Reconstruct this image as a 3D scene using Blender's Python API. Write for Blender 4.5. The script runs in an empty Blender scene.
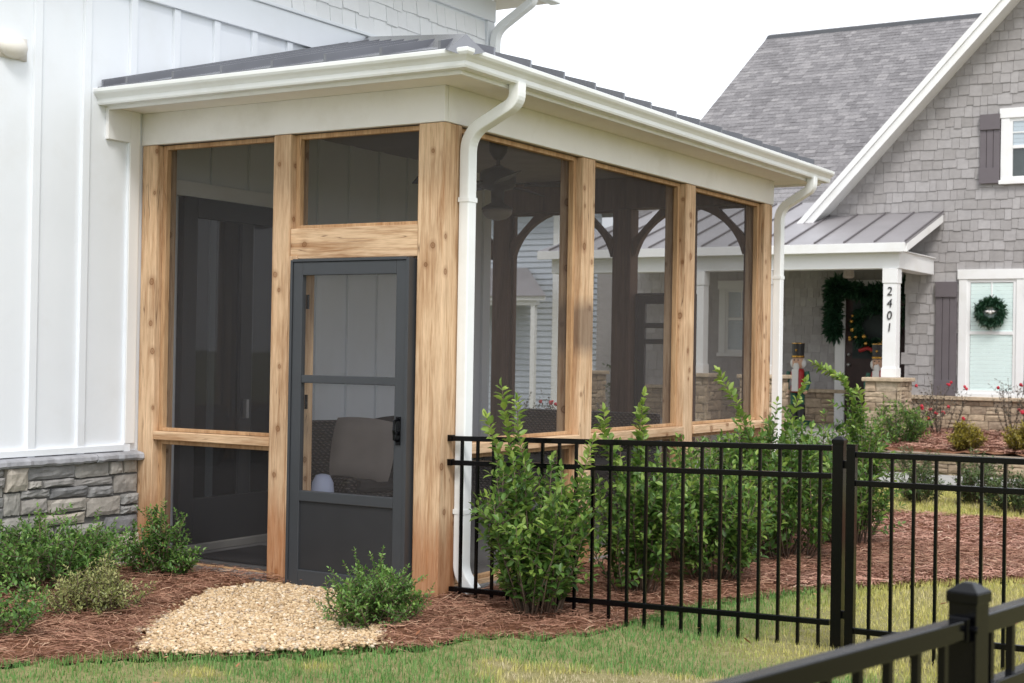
import bpy, math, random
import numpy as np
from mathutils import Vector, Matrix
random.seed(7); rng = np.random.default_rng(7)
S = bpy.context.scene
COL = S.collection
R = math.radians

# ------------------------------------------------------------------ helpers
WLOC = {}
def wl(o):
    return WLOC.get(o.name, Vector((0, 0, 0))) if o else Vector((0, 0, 0))
def tag(o, label=None, cat=None, group=None, kind=None):
    if label: o['label'] = label
    if cat: o['category'] = cat
    if group: o['group'] = group
    if kind: o['kind'] = kind
    return o
def thing(name, label, cat, loc=(0, 0, 0), group=None):
    o = bpy.data.objects.new(name, None); COL.objects.link(o)
    o.location = loc; o.empty_display_size = .2
    WLOC[o.name] = Vector(loc)
    return tag(o, label, cat, group)
def copy_tree(o, parent=None):
    c = o.copy(); COL.objects.link(c)
    if parent is not None: c.parent = parent
    for ch in [x for x in bpy.data.objects if x.parent == o]:
        copy_tree(ch, c)
    return c

class MB:
    def __init__(s): s.v = []; s.f = []; s.t = []
    def add(s, vs, fs, t=0.0):
        n = len(s.v); s.v += [tuple(v) for v in vs]
        for f in fs: s.f.append(tuple(n + i for i in f)); s.t.append(t)
    def box(s, x0, x1, y0, y1, z0, z1, t=0.0):
        if x0 > x1: x0, x1 = x1, x0
        if y0 > y1: y0, y1 = y1, y0
        if z0 > z1: z0, z1 = z1, z0
        s.add([(x0,y0,z0),(x1,y0,z0),(x1,y1,z0),(x0,y1,z0),(x0,y0,z1),(x1,y0,z1),(x1,y1,z1),(x0,y1,z1)],
              [(0,3,2,1),(4,5,6,7),(0,1,5,4),(1,2,6,5),(2,3,7,6),(3,0,4,7)], t)
        return s
    def hexa(s, p):  # 8 points: bottom 4 ccw, top 4 ccw
        s.add(p, [(0,3,2,1),(4,5,6,7),(0,1,5,4),(1,2,6,5),(2,3,7,6),(3,0,4,7)]); return s
    def prism(s, poly, vec):
        n = len(poly); vec = Vector(vec)
        vs = [Vector(p) for p in poly] + [Vector(p) + vec for p in poly]
        s.add(vs, [tuple(range(n))[::-1], tuple(range(n, 2*n))] + [(i, (i+1) % n, n+(i+1) % n, n+i) for i in range(n)]); return s
    def sweep(s, path, prof, side):   # prof: list of (a,b); a along side vector, b along (side x tangent)
        path = [Vector(p) for p in path]; n = len(prof); rings = []
        for i, p in enumerate(path):
            t = (path[min(i+1, len(path)-1)] - path[max(i-1, 0)]).normalized()
            sd = Vector(side); sd = (sd - t * sd.dot(t)).normalized(); up = sd.cross(t).normalized()
            rings.append([p + sd*a + up*b for a, b in prof])
        vs = [v for r in rings for v in r]; fs = []
        for i in range(len(rings)-1):
            for j in range(n):
                k = (j+1) % n; fs.append((i*n+j, i*n+k, (i+1)*n+k, (i+1)*n+j))
        fs.append(tuple(range(n))[::-1]); fs.append(tuple((len(rings)-1)*n + j for j in range(n)))
        s.add(vs, fs); return s
    def tube(s, path, r, n=8, r2=None):
        path = [Vector(p) for p in path]; rings = []; m = len(path)
        for i, p in enumerate(path):
            t = (path[min(i+1, m-1)] - path[max(i-1, 0)]).normalized()
            a = Vector((0, 0, 1)) if abs(t.z) < .9 else Vector((1, 0, 0))
            u = t.cross(a).normalized(); w = t.cross(u)
            rr = r if r2 is None else r + (r2-r)*i/(m-1)
            rings += [p + (u*math.cos(2*math.pi*k/n) + w*math.sin(2*math.pi*k/n))*rr for k in range(n)]
        fs = []
        for i in range(m-1):
            for j in range(n):
                k = (j+1) % n; fs.append((i*n+j, i*n+k, (i+1)*n+k, (i+1)*n+j))
        fs.append(tuple(range(n))[::-1]); fs.append(tuple((m-1)*n+j for j in range(n)))
        s.add(rings, fs); return s
    def lathe(s, cx, cy, prof, n=20):   # prof list (r,z)
        vs = []; fs = []
        for r, z in prof:
            vs += [(cx + r*math.cos(2*math.pi*k/n), cy + r*math.sin(2*math.pi*k/n), z) for k in range(n)]
        for i in range(len(prof)-1):
            for j in range(n):
                k = (j+1) % n; fs.append((i*n+j, i*n+k, (i+1)*n+k, (i+1)*n+j))
        fs.append(tuple(range(n))[::-1]); fs.append(tuple((len(prof)-1)*n+j for j in range(n)))
        s.add(vs, fs); return s
    def ball(s, c, r, sx=1, sy=1, sz=1, n=12, t=0.0):
        prof = [(math.sin(math.pi*i/8), -math.cos(math.pi*i/8)) for i in range(9)]
        vs = []; fs = []
        for a, b in prof:
            a = max(a, .02)
            vs += [(c[0]+r*sx*a*math.cos(2*math.pi*k/n), c[1]+r*sy*a*math.sin(2*math.pi*k/n), c[2]+r*sz*b) for k in range(n)]
        for i in range(8):
            for j in range(n):
                k = (j+1) % n; fs.append((i*n+j, i*n+k, (i+1)*n+k, (i+1)*n+j))
        fs.append(tuple(range(n))[::-1]); fs.append(tuple(8*n+j for j in range(n)))
        s.add(vs, fs, t); return s
    def build(s, name, mat, parent=None, bevel=0, smooth=False, sub=0):
        off = wl(parent)
        me = bpy.data.meshes.new(name)
        me.from_pydata([(v[0]-off.x, v[1]-off.y, v[2]-off.z) for v in s.v], [], s.f)
        if any(s.t):
            a = me.attributes.new('tint', 'FLOAT', 'FACE'); a.data.foreach_set('value', s.t)
        me.validate(); me.update()
        import bmesh
        bm = bmesh.new(); bm.from_mesh(me); bmesh.ops.recalc_face_normals(bm, faces=bm.faces); bm.to_mesh(me); bm.free()
        if smooth: me.polygons.foreach_set('use_smooth', [True]*len(me.polygons))
        o = bpy.data.objects.new(name, me); COL.objects.link(o)
        me.materials.append(mat)
        if parent: o.parent = parent
        WLOC[o.name] = off.copy()
        if bevel:
            b = o.modifiers.new('bevel', 'BEVEL'); b.width = bevel; b.segments = 2; b.limit_method = 'ANGLE'
        if sub:
            b = o.modifiers.new('sub', 'SUBSURF'); b.levels = sub; b.render_levels = sub
        return o
def struct(o): o['kind'] = 'structure'; return o

def np_mesh(name, V, F, mat, parent=None, tint=None, smooth=False):
    off = wl(parent); V = V - np.array(off)
    me = bpy.data.meshes.new(name); k = F.shape[1]
    me.vertices.add(len(V)); me.vertices.foreach_set('co', V.astype(np.float32).ravel())
    me.loops.add(F.size); me.loops.foreach_set('vertex_index', F.astype(np.int32).ravel())
    me.polygons.add(len(F)); me.polygons.foreach_set('loop_start', np.arange(0, F.size, k, dtype=np.int32))
    me.update(calc_edges=True)
    if tint is not None:
        a = me.attributes.new('tint', 'FLOAT', 'FACE'); a.data.foreach_set('value', tint.astype(np.float32))
    if smooth: me.polygons.foreach_set('use_smooth', np.ones(len(F), dtype=bool))
    o = bpy.data.objects.new(name, me); COL.objects.link(o); me.materials.append(mat)
    if parent: o.parent = parent
    WLOC[o.name] = off.copy()
    return o
def rotmats(yaw, pitch, roll):
    cy, sy, cp, sp, cr, sr = np.cos(yaw), np.sin(yaw), np.cos(pitch), np.sin(pitch), np.cos(roll), np.sin(roll)
    M = np.empty((len(yaw), 3, 3))
    M[:,0,0]=cy*cp; M[:,0,1]=cy*sp*sr-sy*cr; M[:,0,2]=cy*sp*cr+sy*sr
    M[:,1,0]=sy*cp; M[:,1,1]=sy*sp*sr+cy*cr; M[:,1,2]=sy*sp*cr-cy*sr
    M[:,2,0]=-sp;   M[:,2,1]=cp*sr;          M[:,2,2]=cp*cr
    return M
def scatter(name, TV, TF, pos, M, scale, mat, parent=None, tint=None, smooth=False):
    TV = np.array(TV, float); TF = np.array(TF)
    N = len(pos); nv = len(TV)
    V = np.einsum('nij,nvj->nvi', M, TV[None]*scale[:, None, :]) + pos[:, None, :]
    F = (TF[None] + (np.arange(N)*nv)[:, None, None]).reshape(-1, TF.shape[1])
    tt = None if tint is None else np.repeat(tint, len(TF))
    return np_mesh(name, V.reshape(-1, 3), F, mat, parent, tt, smooth)
def inpoly(x, y, poly):
    ins = np.zeros(len(x), bool); n = len(poly); j = n-1
    for i in range(n):
        xi, yi = poly[i]; xj, yj = poly[j]
        c = ((yi > y) != (yj > y)) & (x < (xj-xi)*(y-yi)/((yj-yi) or 1e-9)+xi)
        ins ^= c; j = i
    return ins
def vnoise(x, y, sc, seed=0):
    x = x*sc+seed*17.3; y = y*sc-seed*9.1
    xi = np.floor(x); yi = np.floor(y); fx = x-xi; fy = y-yi
    fx = fx*fx*(3-2*fx); fy = fy*fy*(3-2*fy)
    h = lambda a, b: np.modf(np.abs(np.sin(a*127.1+b*311.7+seed)*43758.5453))[0]
    return (h(xi,yi)*(1-fx)+h(xi+1,yi)*fx)*(1-fy)+(h(xi,yi+1)*(1-fx)+h(xi+1,yi+1)*fx)*fy

# ------------------------------------------------------------------ materials
def newmat(name):
    m = bpy.data.materials.new(name); m.use_nodes = True
    nt = m.node_tree; b = nt.nodes['Principled BSDF']; return m, nt, b
def N(nt, typ, **kw):
    n = nt.nodes.new(typ)
    for k, v in kw.items():
        if k in ('operation', 'blend_type', 'data_type', 'feature', 'wave_type', 'bands_direction', 'attribute_name', 'noise_dimensions'): setattr(n, k, v)
        else: n.inputs[k].default_value = v
    return n
def coords(nt, scale=(1,1,1), kind='Object', rnd=True):
    tc = N(nt, 'ShaderNodeTexCoord'); mp = N(nt, 'ShaderNodeMapping'); mp.inputs['Scale'].default_value = scale
    if rnd:
        oi = N(nt, 'ShaderNodeObjectInfo'); ml = N(nt, 'ShaderNodeMath', operation='MULTIPLY'); ml.inputs[1].default_value = 37.0
        nt.links.new(oi.outputs['Random'], ml.inputs[0]); cb = N(nt, 'ShaderNodeCombineXYZ')
        for i in range(3): nt.links.new(ml.outputs[0], cb.inputs[i])
        nt.links.new(cb.outputs[0], mp.inputs['Location'])
    nt.links.new(tc.outputs[kind], mp.inputs['Vector']); return mp.outputs[0]
def ramp(nt, fac, stops):
    r = N(nt, 'ShaderNodeValToRGB'); e = r.color_ramp.elements
    while len(e) > 1: e.remove(e[0])
    e[0].position = stops[0][0]; e[0].color = (*stops[0][1], 1)
    for p, c in stops[1:]:
        x = e.new(p); x.color = (*c, 1)
    nt.links.new(fac, r.inputs[0]); return r.outputs[0]
def noise(nt, vec, scale, detail=4, rough=.55, dist=0):
    n = N(nt, 'ShaderNodeTexNoise', Scale=scale, Detail=detail, Roughness=rough, Distortion=dist)
    nt.links.new(vec, n.inputs['Vector']); return n.outputs[0]
def mix(nt, a, b, fac, mode='MIX'):
    m = N(nt, 'ShaderNodeMixRGB', blend_type=mode)
    for s, i in ((fac, 0), (a, 1), (b, 2)):
        if hasattr(s, 'is_linked'): nt.links.new(s, m.inputs[i])
        elif i == 0: m.inputs[0].default_value = s
        else: m.inputs[i].default_value = (*s, 1)
    return m.outputs[0]
def bump(nt, b, h, strength=.3, dist=.01):
    n = N(nt, 'ShaderNodeBump', Strength=strength, Distance=dist)
    nt.links.new(h, n.inputs['Height']); nt.links.new(n.outputs[0], b.inputs['Normal'])
def mth(nt, op, a, b=None, clamp=False):
    n = N(nt, 'ShaderNodeMath', operation=op); n.use_clamp = clamp
    for i, s in enumerate((a, b)):
        if s is None: continue
        if hasattr(s, 'is_linked'): nt.links.new(s, n.inputs[i])
        else: n.inputs[i].default_value = s
    return n.outputs[0]
def simple(name, col, rough=.5, metal=0, var=.06, nscale=6, bmp=0, bscale=60, dirt=None, spec=.5):
    m, nt, b = newmat(name); v = coords(nt)
    n1 = noise(nt, v, nscale, 5)
    lo = tuple(c*(1-var) for c in col); hi = tuple(min(1, c*(1+var)) for c in col)
    c = ramp(nt, n1, [(.3, lo), (.7, hi)])
    if dirt:
        n2 = noise(nt, v, 1.7, 6, .65); f = ramp(nt, n2, [(.52, (0,0,0)), (.75, (1,1,1))])
        c = mix(nt, c, dirt, mth(nt, 'MULTIPLY', f, .35))
    nt.links.new(c, b.inputs['Base Color']); b.inputs['Roughness'].default_value = rough
    b.inputs['Metallic'].default_value = metal; b.inputs['Specular IOR Level'].default_value = spec
    if bmp: bump(nt, b, noise(nt, v, bscale, 4), bmp, .004)
    return m
def island(name, stops, rough=.8, bmp=.3, bscale=40, bdist=.006, big=None, spec=.3, varn=.25, nscale=14):
    m, nt, b = newmat(name); v = coords(nt, rnd=False); g = N(nt, 'ShaderNodeNewGeometry')
    c = ramp(nt, g.outputs['Random Per Island'], stops)
    n1 = noise(nt, v, nscale, 6, .65)
    c = mix(nt, c, ramp(nt, n1, [(.25, (1-varn,)*3), (.75, (1+varn,)*3)]), 1.0, 'MULTIPLY')
    nt.links.new(c, b.inputs['Base Color']); b.inputs['Roughness'].default_value = rough
    b.inputs['Specular IOR Level'].default_value = spec
    if bmp: bump(nt, b, noise(nt, v, bscale, 6, .6), bmp, bdist)
    return m
def wood(name, axis, light=(.67,.495,.335), dark=(.42,.25,.135), stain=True, knots=True, rough=.75, patch=False):
    m, nt, b = newmat(name)
    sc = [1, 1, 1]; sc[axis] = .06
    v = coords(nt, tuple(sc))
    w = noise(nt, v, 26, 5, .62, .6); w2 = noise(nt, v, 110, 3, .6)
    f = mth(nt, 'ADD', mth(nt, 'MULTIPLY', w, .75), mth(nt, 'MULTIPLY', w2, .25))
    md = tuple((a+b_)/2 for a, b_ in zip(light, dark))
    c = ramp(nt, f, [(.34, dark), (.44, md), (.53, light), (.68, tuple(min(1, x*1.14) for x in light))])
    vb = coords(nt); big = noise(nt, vb, 1.3, 3)
    c = mix(nt, c, ramp(nt, big, [(.3, (.80, .76, .72)), (.7, (1.08, 1.05, 1.0))]), 1.0, 'MULTIPLY')
    if knots:
        sel2 = None
        tcb = coords(nt); sp0 = N(nt, 'ShaderNodeSeparateXYZ'); nt.links.new(tcb, sp0.inputs[0])
        o1, o2 = [i for i in range(3) if i != axis]
        uu = mth(nt, 'ADD', sp0.outputs[o1], sp0.outputs[o2])
        cb2 = N(nt, 'ShaderNodeCombineXYZ'); nt.links.new(mth(nt, 'MULTIPLY', uu, 1.15), cb2.inputs[0]); nt.links.new(sp0.outputs[axis], cb2.inputs[1])
        vo = N(nt, 'ShaderNodeTexVoronoi', Scale=6.2); vo.voronoi_dimensions = '2D'; nt.links.new(cb2.outputs[0], vo.inputs['Vector'])
        sc_ = N(nt, 'ShaderNodeSeparateColor'); nt.links.new(vo.outputs['Color'], sc_.inputs[0])
        sel = mth(nt, 'GREATER_THAN', sc_.outputs[0], .62)
        dd_ = mth(nt, 'MULTIPLY', vo.outputs['Distance'], mth(nt, 'ADD', .7, mth(nt, 'MULTIPLY', sc_.outputs[1], .9)))
        dd_ = mth(nt, 'ADD', dd_, mth(nt, 'MULTIPLY', mth(nt, 'SUBTRACT', noise(nt, tcb, 30, 3), .5), .08))
        k = ramp(nt, dd_, [(.0, (.85,.85,.85)), (.06, (.6,.6,.6)), (.10, (1,1,1)), (.14, (.35,.35,.35)), (.30, (0,0,0))])
        c = mix(nt, c, (.19, .08, .03), mth(nt, 'MULTIPLY', mth(nt, 'MULTIPLY', k, sel), .9))
    # long drying cracks
    s3 = [1, 1, 1]; s3[axis] = .05; vc = coords(nt, tuple(s3)); cr = noise(nt, vc, 10, 3, .5, .3)
    crk = ramp(nt, mth(nt, 'ABSOLUTE', mth(nt, 'SUBTRACT', cr, .5)), [(.0, (1,1,1)), (.007, (0,0,0))])
    msk = ramp(nt, noise(nt, coords(nt), 2.2, 2), [(.5, (0,0,0)), (.58, (1,1,1))])
    c = mix(nt, c, (.16, .09, .05), mth(nt, 'MULTIPLY', mth(nt, 'MULTIPLY', crk, msk), .85))
    if stain:   # rain splashed foot of the timber
        tc = N(nt, 'ShaderNodeTexCoord'); sp = N(nt, 'ShaderNodeSeparateXYZ'); nt.links.new(tc.outputs['Object'], sp.inputs[0])
        zz = mth(nt, 'ADD', sp.outputs[2], mth(nt, 'MULTIPLY', noise(nt, v, 9, 4), .9))
        st = ramp(nt, zz, [(.75, (1,1,1)), (1.6, (0,0,0))])
        c = mix(nt, c, mix(nt, c, (.62, .33, .20), 1, 'MULTIPLY'), mth(nt, 'MULTIPLY', st, .0))
        c = mix(nt, c, (.37, .145, .055), mth(nt, 'MULTIPLY', st, .62))
    s4 = [1, 1, 1]; s4[axis] = .035; fine = noise(nt, coords(nt, tuple(s4)), 190, 3, .7)
    c = mix(nt, c, ramp(nt, fine, [(.32, (.62, .55, .48)), (.5, (.98, .98, .98)), (.7, (1.12, 1.12, 1.12))]), .55, 'MULTIPLY')
    s5 = [1, 1, 1]; s5[axis] = .22; wx_ = noise(nt, coords(nt, tuple(s5)), 5.5, 5, .65)
    c = mix(nt, c, ramp(nt, wx_, [(.38, (.72, .60, .50)), (.5, (.98, .97, .96)), (.68, (1.08, 1.08, 1.08))]), .5, 'MULTIPLY')
    if patch:
        tc2 = N(nt, 'ShaderNodeTexCoord'); sp2 = N(nt, 'ShaderNodeSeparateXYZ'); nt.links.new(tc2.outputs['Object'], sp2.inputs[0])
        d_ = mth(nt, 'SUBTRACT', 1.0, mth(nt, 'MULTIPLY', mth(nt, 'ABSOLUTE', mth(nt, 'SUBTRACT', sp2.outputs[2], 1.68)), 3.6), True)
        pf = ramp(nt, mth(nt, 'MULTIPLY', d_, mth(nt, 'ADD', noise(nt, v, 7, 4), .45)), [(.15, (0,0,0)), (.55, (1,1,1))])
        c = mix(nt, c, (.13, .095, .075), mth(nt, 'MULTIPLY', pf, .7))
    nt.links.new(c, b.inputs['Base Color']); b.inputs['Roughness'].default_value = rough
    b.inputs['Specular IOR Level'].default_value = .2
    bump(nt, b, mth(nt, 'ADD', f, mth(nt, 'MULTIPLY', fine, .5)), .5, .004)
    return m
def leafmat(name, dark, mid, light, trans=.25, rough=.42):
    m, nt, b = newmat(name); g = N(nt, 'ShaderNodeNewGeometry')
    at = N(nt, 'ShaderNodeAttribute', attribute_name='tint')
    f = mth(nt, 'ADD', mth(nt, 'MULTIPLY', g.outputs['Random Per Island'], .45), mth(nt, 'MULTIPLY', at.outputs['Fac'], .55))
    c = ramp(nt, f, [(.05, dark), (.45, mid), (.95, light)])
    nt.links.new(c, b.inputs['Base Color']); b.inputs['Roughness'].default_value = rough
    b.inputs['Specular IOR Level'].default_value = .45
    tr = N(nt, 'ShaderNodeBsdfTranslucent'); nt.links.new(c, tr.inputs[0])
    ms = N(nt, 'ShaderNodeMixShader'); ms.inputs[0].default_value = trans
    out = nt.nodes['Material Output']
    nt.links.new(b.outputs[0], ms.inputs[1]); nt.links.new(tr.outputs[0], ms.inputs[2]); nt.links.new(ms.outputs[0], out.inputs[0])
    return m
def meshmat(name, trans=.66, col=(.022,.02,.02)):
    m, nt, b = newmat(name)
    b.inputs['Base Color'].default_value = (*col, 1); b.inputs['Roughness'].default_value = .6
    tr = N(nt, 'ShaderNodeBsdfTransparent'); tr.inputs[0].default_value = (1, 1, 1, 1)
    v = coords(nt); n = noise(nt, v, 3.0, 3)
    ms = N(nt, 'ShaderNodeMixShader'); nt.links.new(mth(nt, 'ADD', mth(nt, 'MULTIPLY', n, .06), trans-.03), ms.inputs[0])
    out = nt.nodes['Material Output']
    nt.links.new(b.outputs[0], ms.inputs[1]); nt.links.new(tr.outputs[0], ms.inputs[2]); nt.links.new(ms.outputs[0], out.inputs[0])
    return m
def glassmat(name, tint=(.9,.95,.95), refl=.25):
    m, nt, b = newmat(name); nt.nodes.remove(b)
    tr = N(nt, 'ShaderNodeBsdfTransparent'); tr.inputs[0].default_value = (*tint, 1)
    gl = N(nt, 'ShaderNodeBsdfGlossy'); gl.inputs['Roughness'].default_value = .02
    f = N(nt, 'ShaderNodeValue').outputs[0]; f.default_value = .05+refl*.2
    ms = N(nt, 'ShaderNodeMixShader'); nt.links.new(f, ms.inputs[0])
    nt.links.new(tr.outputs[0], ms.inputs[1]); nt.links.new(gl.outputs[0], ms.inputs[2])
    nt.links.new(ms.outputs[0], nt.nodes['Material Output'].inputs[0]); return m

M = {}
M['siding'] = simple('siding_paint', (.78,.815,.86), .55, var=.022, nscale=1.6, bmp=.10, bscale=60, dirt=(.66,.67,.67))
M['trim'] = simple('trim_paint', (.80,.80,.80), .5, var=.015, nscale=4, bmp=.06, bscale=80, dirt=(.6,.57,.5))
M['beam'] = simple('beam_paint', (.79,.775,.755), .5, var=.03, nscale=3, bmp=.06, dirt=(.5,.46,.38))
M['soffit'] = simple('soffit_bounce_tint', (.80,.755,.69), .6, var=.03)  # warm bounce light from the mulch is mixed into this colour
M['gutter'] = simple('gutter_enamel', (.80,.82,.82), .35, var=.02, nscale=5, dirt=(.55,.54,.46))
M['vent'] = simple('vent_plastic', (.78,.75,.70), .5, var=.03)
M['wood_z'] = wood('cedar_upright', 2)
M['wood_patch'] = wood('cedar_blackened', 2, patch=True)
M['wood_x'] = wood('cedar_rail', 0, stain=False)
M['wood_y'] = wood('cedar_rail_deep', 1, stain=False)
M['stop'] = wood('cedar_stop', 2, light=(.55,.37,.22), dark=(.42,.25,.13), stain=False, knots=False)
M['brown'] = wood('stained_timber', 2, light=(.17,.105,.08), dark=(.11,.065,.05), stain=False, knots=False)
M['ceil'] = simple('stained_ceiling', (.30,.26,.235), .7, var=.12, nscale=4)
M['screen'] = meshmat('insect_screen', .58, (.060,.050,.047))
M['screen_front'] = meshmat('front_screen_shaded', .55, (.032,.030,.032))  # darkened copy of the mesh; the dim porch interior is put into its colour
M['screen_door'] = meshmat('door_screen', .68, (.055,.049,.048))
M['door'] = simple('slate_enamel', (.040,.044,.050), .42, var=.05, bmp=.03)
M['kick'] = simple('kick_panel', (.020,.021,.024), .5, var=.08)
M['black'] = simple('black_powder_coat', (.0015,.0015,.0022), .16, var=.15, bmp=.03, bscale=200, spec=.22)
M['concrete'] = simple('concrete', (.30,.29,.27), .85, var=.12, nscale=5, bmp=.15, dirt=(.18,.17,.15))
M['floor'] = simple('porch_slab', (.20,.20,.20), .6, var=.12, nscale=4, bmp=.1)
M['roofmetal'] = simple('standing_seam', (.24,.245,.265), .27, metal=.65, var=.08, nscale=2)
M['roofmetal2'] = simple('standing_seam_far', (.30,.285,.295), .42, metal=.25, var=.08, nscale=2)
M['seam_far'] = simple('seam_far', (.12,.11,.115), .5, var=.05)
M['shake'] = island('grey_shake', [(0,(.305,.288,.284)),(.35,(.335,.317,.315)),(.7,(.355,.337,.337)),(1,(.39,.372,.372))], .85, .25, 50, varn=.12)
M['shake_white'] = island('white_shake', [(0,(.76,.775,.795)),(1,(.81,.825,.845))], .7, .15, 50, varn=.03)
M['shingle'] = island('roof_shingle', [(0,(.145,.138,.142)),(.4,(.18,.172,.176)),(.75,(.205,.196,.20)),(1,(.245,.234,.236))], .95, .3, 90, varn=.3, nscale=22)
M['ledge'] = island('ledge_stone', [(0,(.27,.265,.26)),(.2,(.36,.35,.325)),(.4,(.22,.22,.225)),(.55,(.43,.385,.325)),(.7,(.31,.30,.28)),(.85,(.38,.355,.32)),(1,(.18,.183,.195))], .9, .55, 26, .012, varn=.28, nscale=11)
M['cap'] = simple('stone_cap', (.33,.335,.36), .85, var=.25, nscale=9, bmp=.7, bscale=30)
M['tanstone'] = island('tan_stone', [(0,(.36,.27,.19)),(.3,(.48,.38,.27)),(.6,(.30,.23,.17)),(.8,(.42,.32,.22)),(1,(.52,.43,.33))], .9, .7, 25, .015, varn=.3)
M['mortar'] = simple('mortar', (.13,.125,.12), .95, bmp=.3)
M['mortar_tan'] = simple('mortar_tan', (.26,.21,.16), .95, bmp=.3)
M['shutter'] = simple('shutter_paint', (.13,.112,.122), .6, var=.05)
M['blind'] = simple('window_blind', (.84,.95,.93), .6, var=.02)
M['blind_grey'] = simple('window_blind_pale', (.50,.56,.62), .6, var=.02)
M['darkroom'] = simple('dark_interior', (.03,.04,.04), .8, var=.3)
M['glass'] = glassmat('window_glass', (.97,.99,.99), .1)
M['doorglass'] = glassmat('door_glass', (.25,.27,.28), .05)
M['frontdoor'] = simple('front_door', (.045,.022,.02), .45, var=.15, nscale=8)
M['blue'] = simple('blue_clapboard', (.50,.55,.62), .6, var=.02)
M['cushion'] = simple('cushion_taupe', (.30,.265,.245), .95, var=.08, bmp=.2, bscale=200)
M['cushdark'] = simple('cushion_charcoal', (.05,.045,.045), .95, var=.1, bmp=.2)
M['ceramic'] = simple('pale_blue_ceramic', (.55,.62,.85), .35, var=.05)
M['rug'] = simple('rug', (.02,.02,.022), .98, var=.3, nscale=30)
M['fan'] = simple('fan_bronze', (.03,.025,.023), .5, var=.1)
M['bowl'] = simple('frosted_bowl', (.35,.31,.28), .5)
M['steel'] = simple('satin_steel', (.4,.4,.4), .35, metal=.8)
M['gold'] = simple('gold_bauble', (.75,.42,.10), .25, metal=.7)
M['red'] = simple('red_paint', (.42,.025,.025), .5)
M['greenp'] = simple('green_paint', (.02,.11,.07), .5)
M['whitep'] = simple('white_paint', (.75,.73,.70), .6)
M['skin'] = simple('painted_face', (.62,.38,.26), .6)
M['num'] = simple('number_bronze', (.03,.028,.03), .4)
M['leaf'] = leafmat('privet_leaf', (.034,.085,.020), (.11,.215,.042), (.37,.49,.10), .36)
M['leaf_low'] = leafmat('holly_leaf', (.032,.085,.022), (.10,.22,.045), (.27,.43,.10), .34)
M['leaf_pale'] = leafmat('variegated_leaf', (.09,.12,.03), (.25,.28,.09), (.48,.45,.20))
M['leaf_far'] = leafmat('far_shrub_leaf', (.030,.055,.018), (.075,.12,.035), (.16,.22,.07))
M['leaf_gold'] = leafmat('golden_shrub_leaf', (.13,.12,.015), (.27,.22,.03), (.42,.35,.06))
M['leaf_dull'] = leafmat('rose_leaf', (.05,.06,.04), (.11,.10,.08), (.18,.15,.13))
M['needle'] = leafmat('fir_needles', (.010,.040,.020), (.025,.080,.042), (.06,.15,.075), .15)
M['petal'] = leafmat('rose_petal', (.45,.02,.04), (.62,.04,.07), (.75,.12,.14))
M['bark'] = simple('shrub_bark', (.12,.085,.06), .9, var=.3)
M['pebble'] = island('pea_gravel', [(0,(.34,.23,.125)),(.25,(.54,.39,.23)),(.5,(.65,.50,.32)),(.72,(.46,.31,.17)),(.88,(.72,.62,.48)),(1,(.27,.19,.13))], .7, 0, varn=.15, nscale=60)
M['straw'] = island('pine_straw', [(0,(.15,.070,.046)),(.4,(.25,.122,.080)),(.8,(.34,.185,.122)),(.95,(.42,.25,.165)),(1,(.52,.36,.25))], .8, 0, varn=.3, nscale=3)
M['straw_dusty'] = island('dusty_straw', [(0,(.22,.105,.075)),(.4,(.33,.17,.125)),(.8,(.42,.235,.175)),(.95,(.50,.31,.23)),(1,(.60,.44,.33))], .85, 0, varn=.3, nscale=3)
M['dryleaf'] = island('dry_leaf', [(0,(.25,.10,.05)),(.5,(.38,.21,.10)),(1,(.52,.38,.22))], .8, 0)

def ground_mat(name, c0, c1, c2, sc=8, bmp=.6):
    m, nt, b = newmat(name); v = coords(nt, rnd=False)
    n = noise(nt, v, sc, 8, .7); n2 = noise(nt, v, sc*9, 4, .7)
    c = ramp(nt, mth(nt, 'ADD', mth(nt, 'MULTIPLY', n, .5), mth(nt, 'MULTIPLY', n2, .5)), [(.36, c0), (.5, c1), (.64, c2)])
    nt.links.new(c, b.inputs['Base Color']); b.inputs['Roughness'].default_value = .95; b.inputs['Specular IOR Level'].default_value = .1
    bump(nt, b, n2, bmp, .02); return m
M['soil'] = ground_mat('lawn_soil', (.15,.15,.06), (.24,.22,.10), (.34,.29,.16))
M['mulch'] = ground_mat('mulch_base', (.10,.045,.028), (.20,.095,.055), (.33,.18,.11), 5)
M['sand'] = ground_mat('gravel_base', (.34,.25,.14), (.48,.36,.22), (.60,.47,.30))
M['field'] = ground_mat('far_lawn', (.13,.14,.05), (.20,.20,.08), (.28,.26,.12), 1)
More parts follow.
